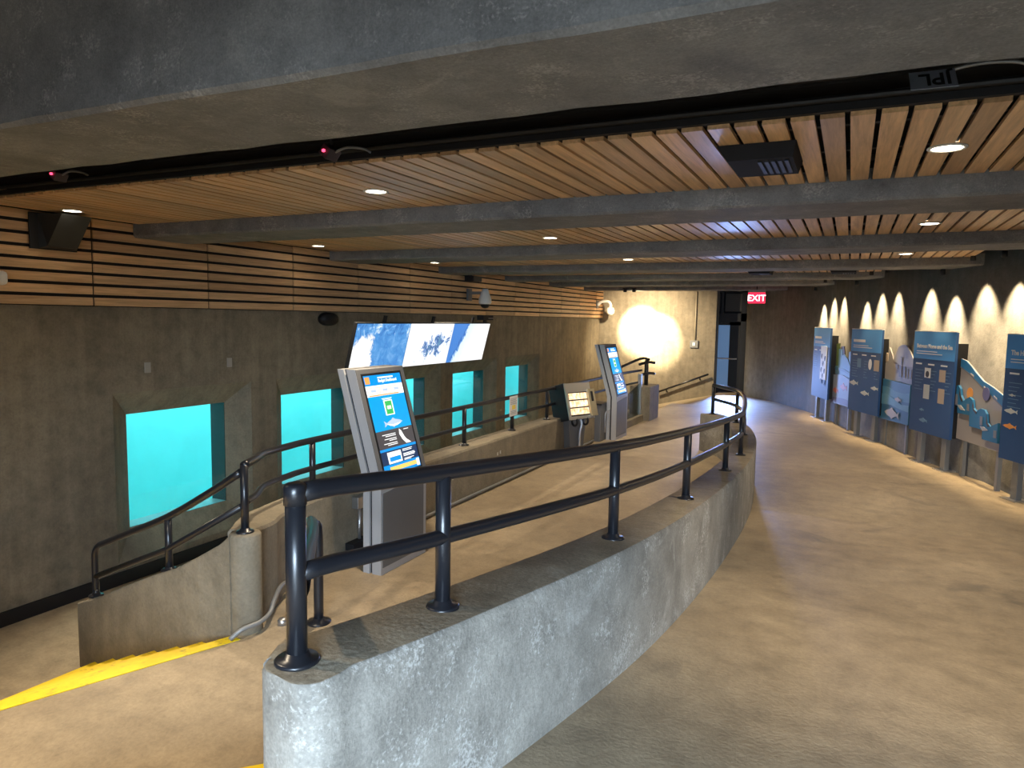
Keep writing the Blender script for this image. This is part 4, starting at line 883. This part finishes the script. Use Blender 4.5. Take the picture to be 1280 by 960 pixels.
mp(m3, 'blue_figures', [(-.091, .452), (-.108, .681), (-.049, .738), (.05, .747), (.106, .702), (.135, .613), (.21, .538), (.3, .581), (.373, .613), (.455, .582), (.495, .473), (.567, .434), (.677, .488), (.779, .484), (.829, .436), (.86, .315), (.935, .28), (1.116, .352), (1.134, .089), (.764, .087), (.76, .214), (.416, .21), (.4, .36), (.068, .352), (.06, .453)], pr('mural_figure_blue', (0.012, 0.130, 0.285)), 8, .03)
for q in ([(-.014, .614), (.052, .621), (.067, .471), (.002, .463)], [(.326, .51), (.387, .517), (.395, .42), (.332, .42)], [(.686, .385), (.75, .386), (.761, .269), (.697, .268)], [(1.036, .249), (1.104, .251), (1.112, .153), (1.045, .15)]): mp(m3, 'grey_window', q, C_bar, 16, .003)
for q in ([(.057, .469), (.155, .478), (.286, .411), (.165, .407)], [(.705, .253), (.797, .259), (.909, .226), (.776, .2)]): mp(m3, 'white_fish', q, C_wht, 16, .005)
for q in ([(.10, .70), (.14, .60), (.20, .56), (.18, .52), (.13, .56), (.10, .62)], [(.48, .56), (.52, .46), (.60, .43), (.58, .40), (.50, .44), (.47, .5)], [(.84, .44), (.88, .32), (.95, .29), (.90, .27), (.85, .31)]): mp(m3, 'brown_accent', q, C_brn, 16, .004)
mp(m3, 'dark_support', [(-.23, 1.127), (-.15, 1.135), (-.10, .70), (-.18, .0)], P_dk, 0)
for t in (m1, m2, m3):
    for u in (.15, 1.05): link_bm(B_((u - .03, 0.002, ZM), (u + .03, .05, .45)), 'back_post', M_post, t)

# wall-washing spots above the panels
def washer(y, lb, power=240):
    xw = xr(y); zw = 2.375 if any(b[0] - .05 < y - .05 < b[1] + .05 for b in BEAM) else ZC - .035; t = thing('wall_washer', lb, 'spotlight', (xw - .22, y - .05, zw), 0, 'wall washing spotlights above the panels')
    bm = bmesh.new(); lathe(bm, [(0, .05), (.032, .05), (.036, -.03), (.030, -.03), (.026, .0), (0, .0)], 14); link_bm(bm, 'lamp_head', M_black, t, True)
    x0 = xw - .22
    lamp('washer_beam', 'SPOT', (x0, y - .05, zw - .035), power, (1, .76, .44), parent=t, target=(x0 + .19, y + .02, 1.40), angle=50, blend=1.0, radius=.015)
k = 0
for yc, w in ((17.3, 'farthest panel'), (14.75, 'second farthest panel'), (12.35, 'panel about the sea'), (10.6, 'nearest panel')):
    for d_, n_ in ((.62, 'far'), (0.0, 'middle'), (-.62, 'near')):
        washer(yc + d_, 'tiny black wall spotlight above the %s, %s one of its three' % (w, n_))
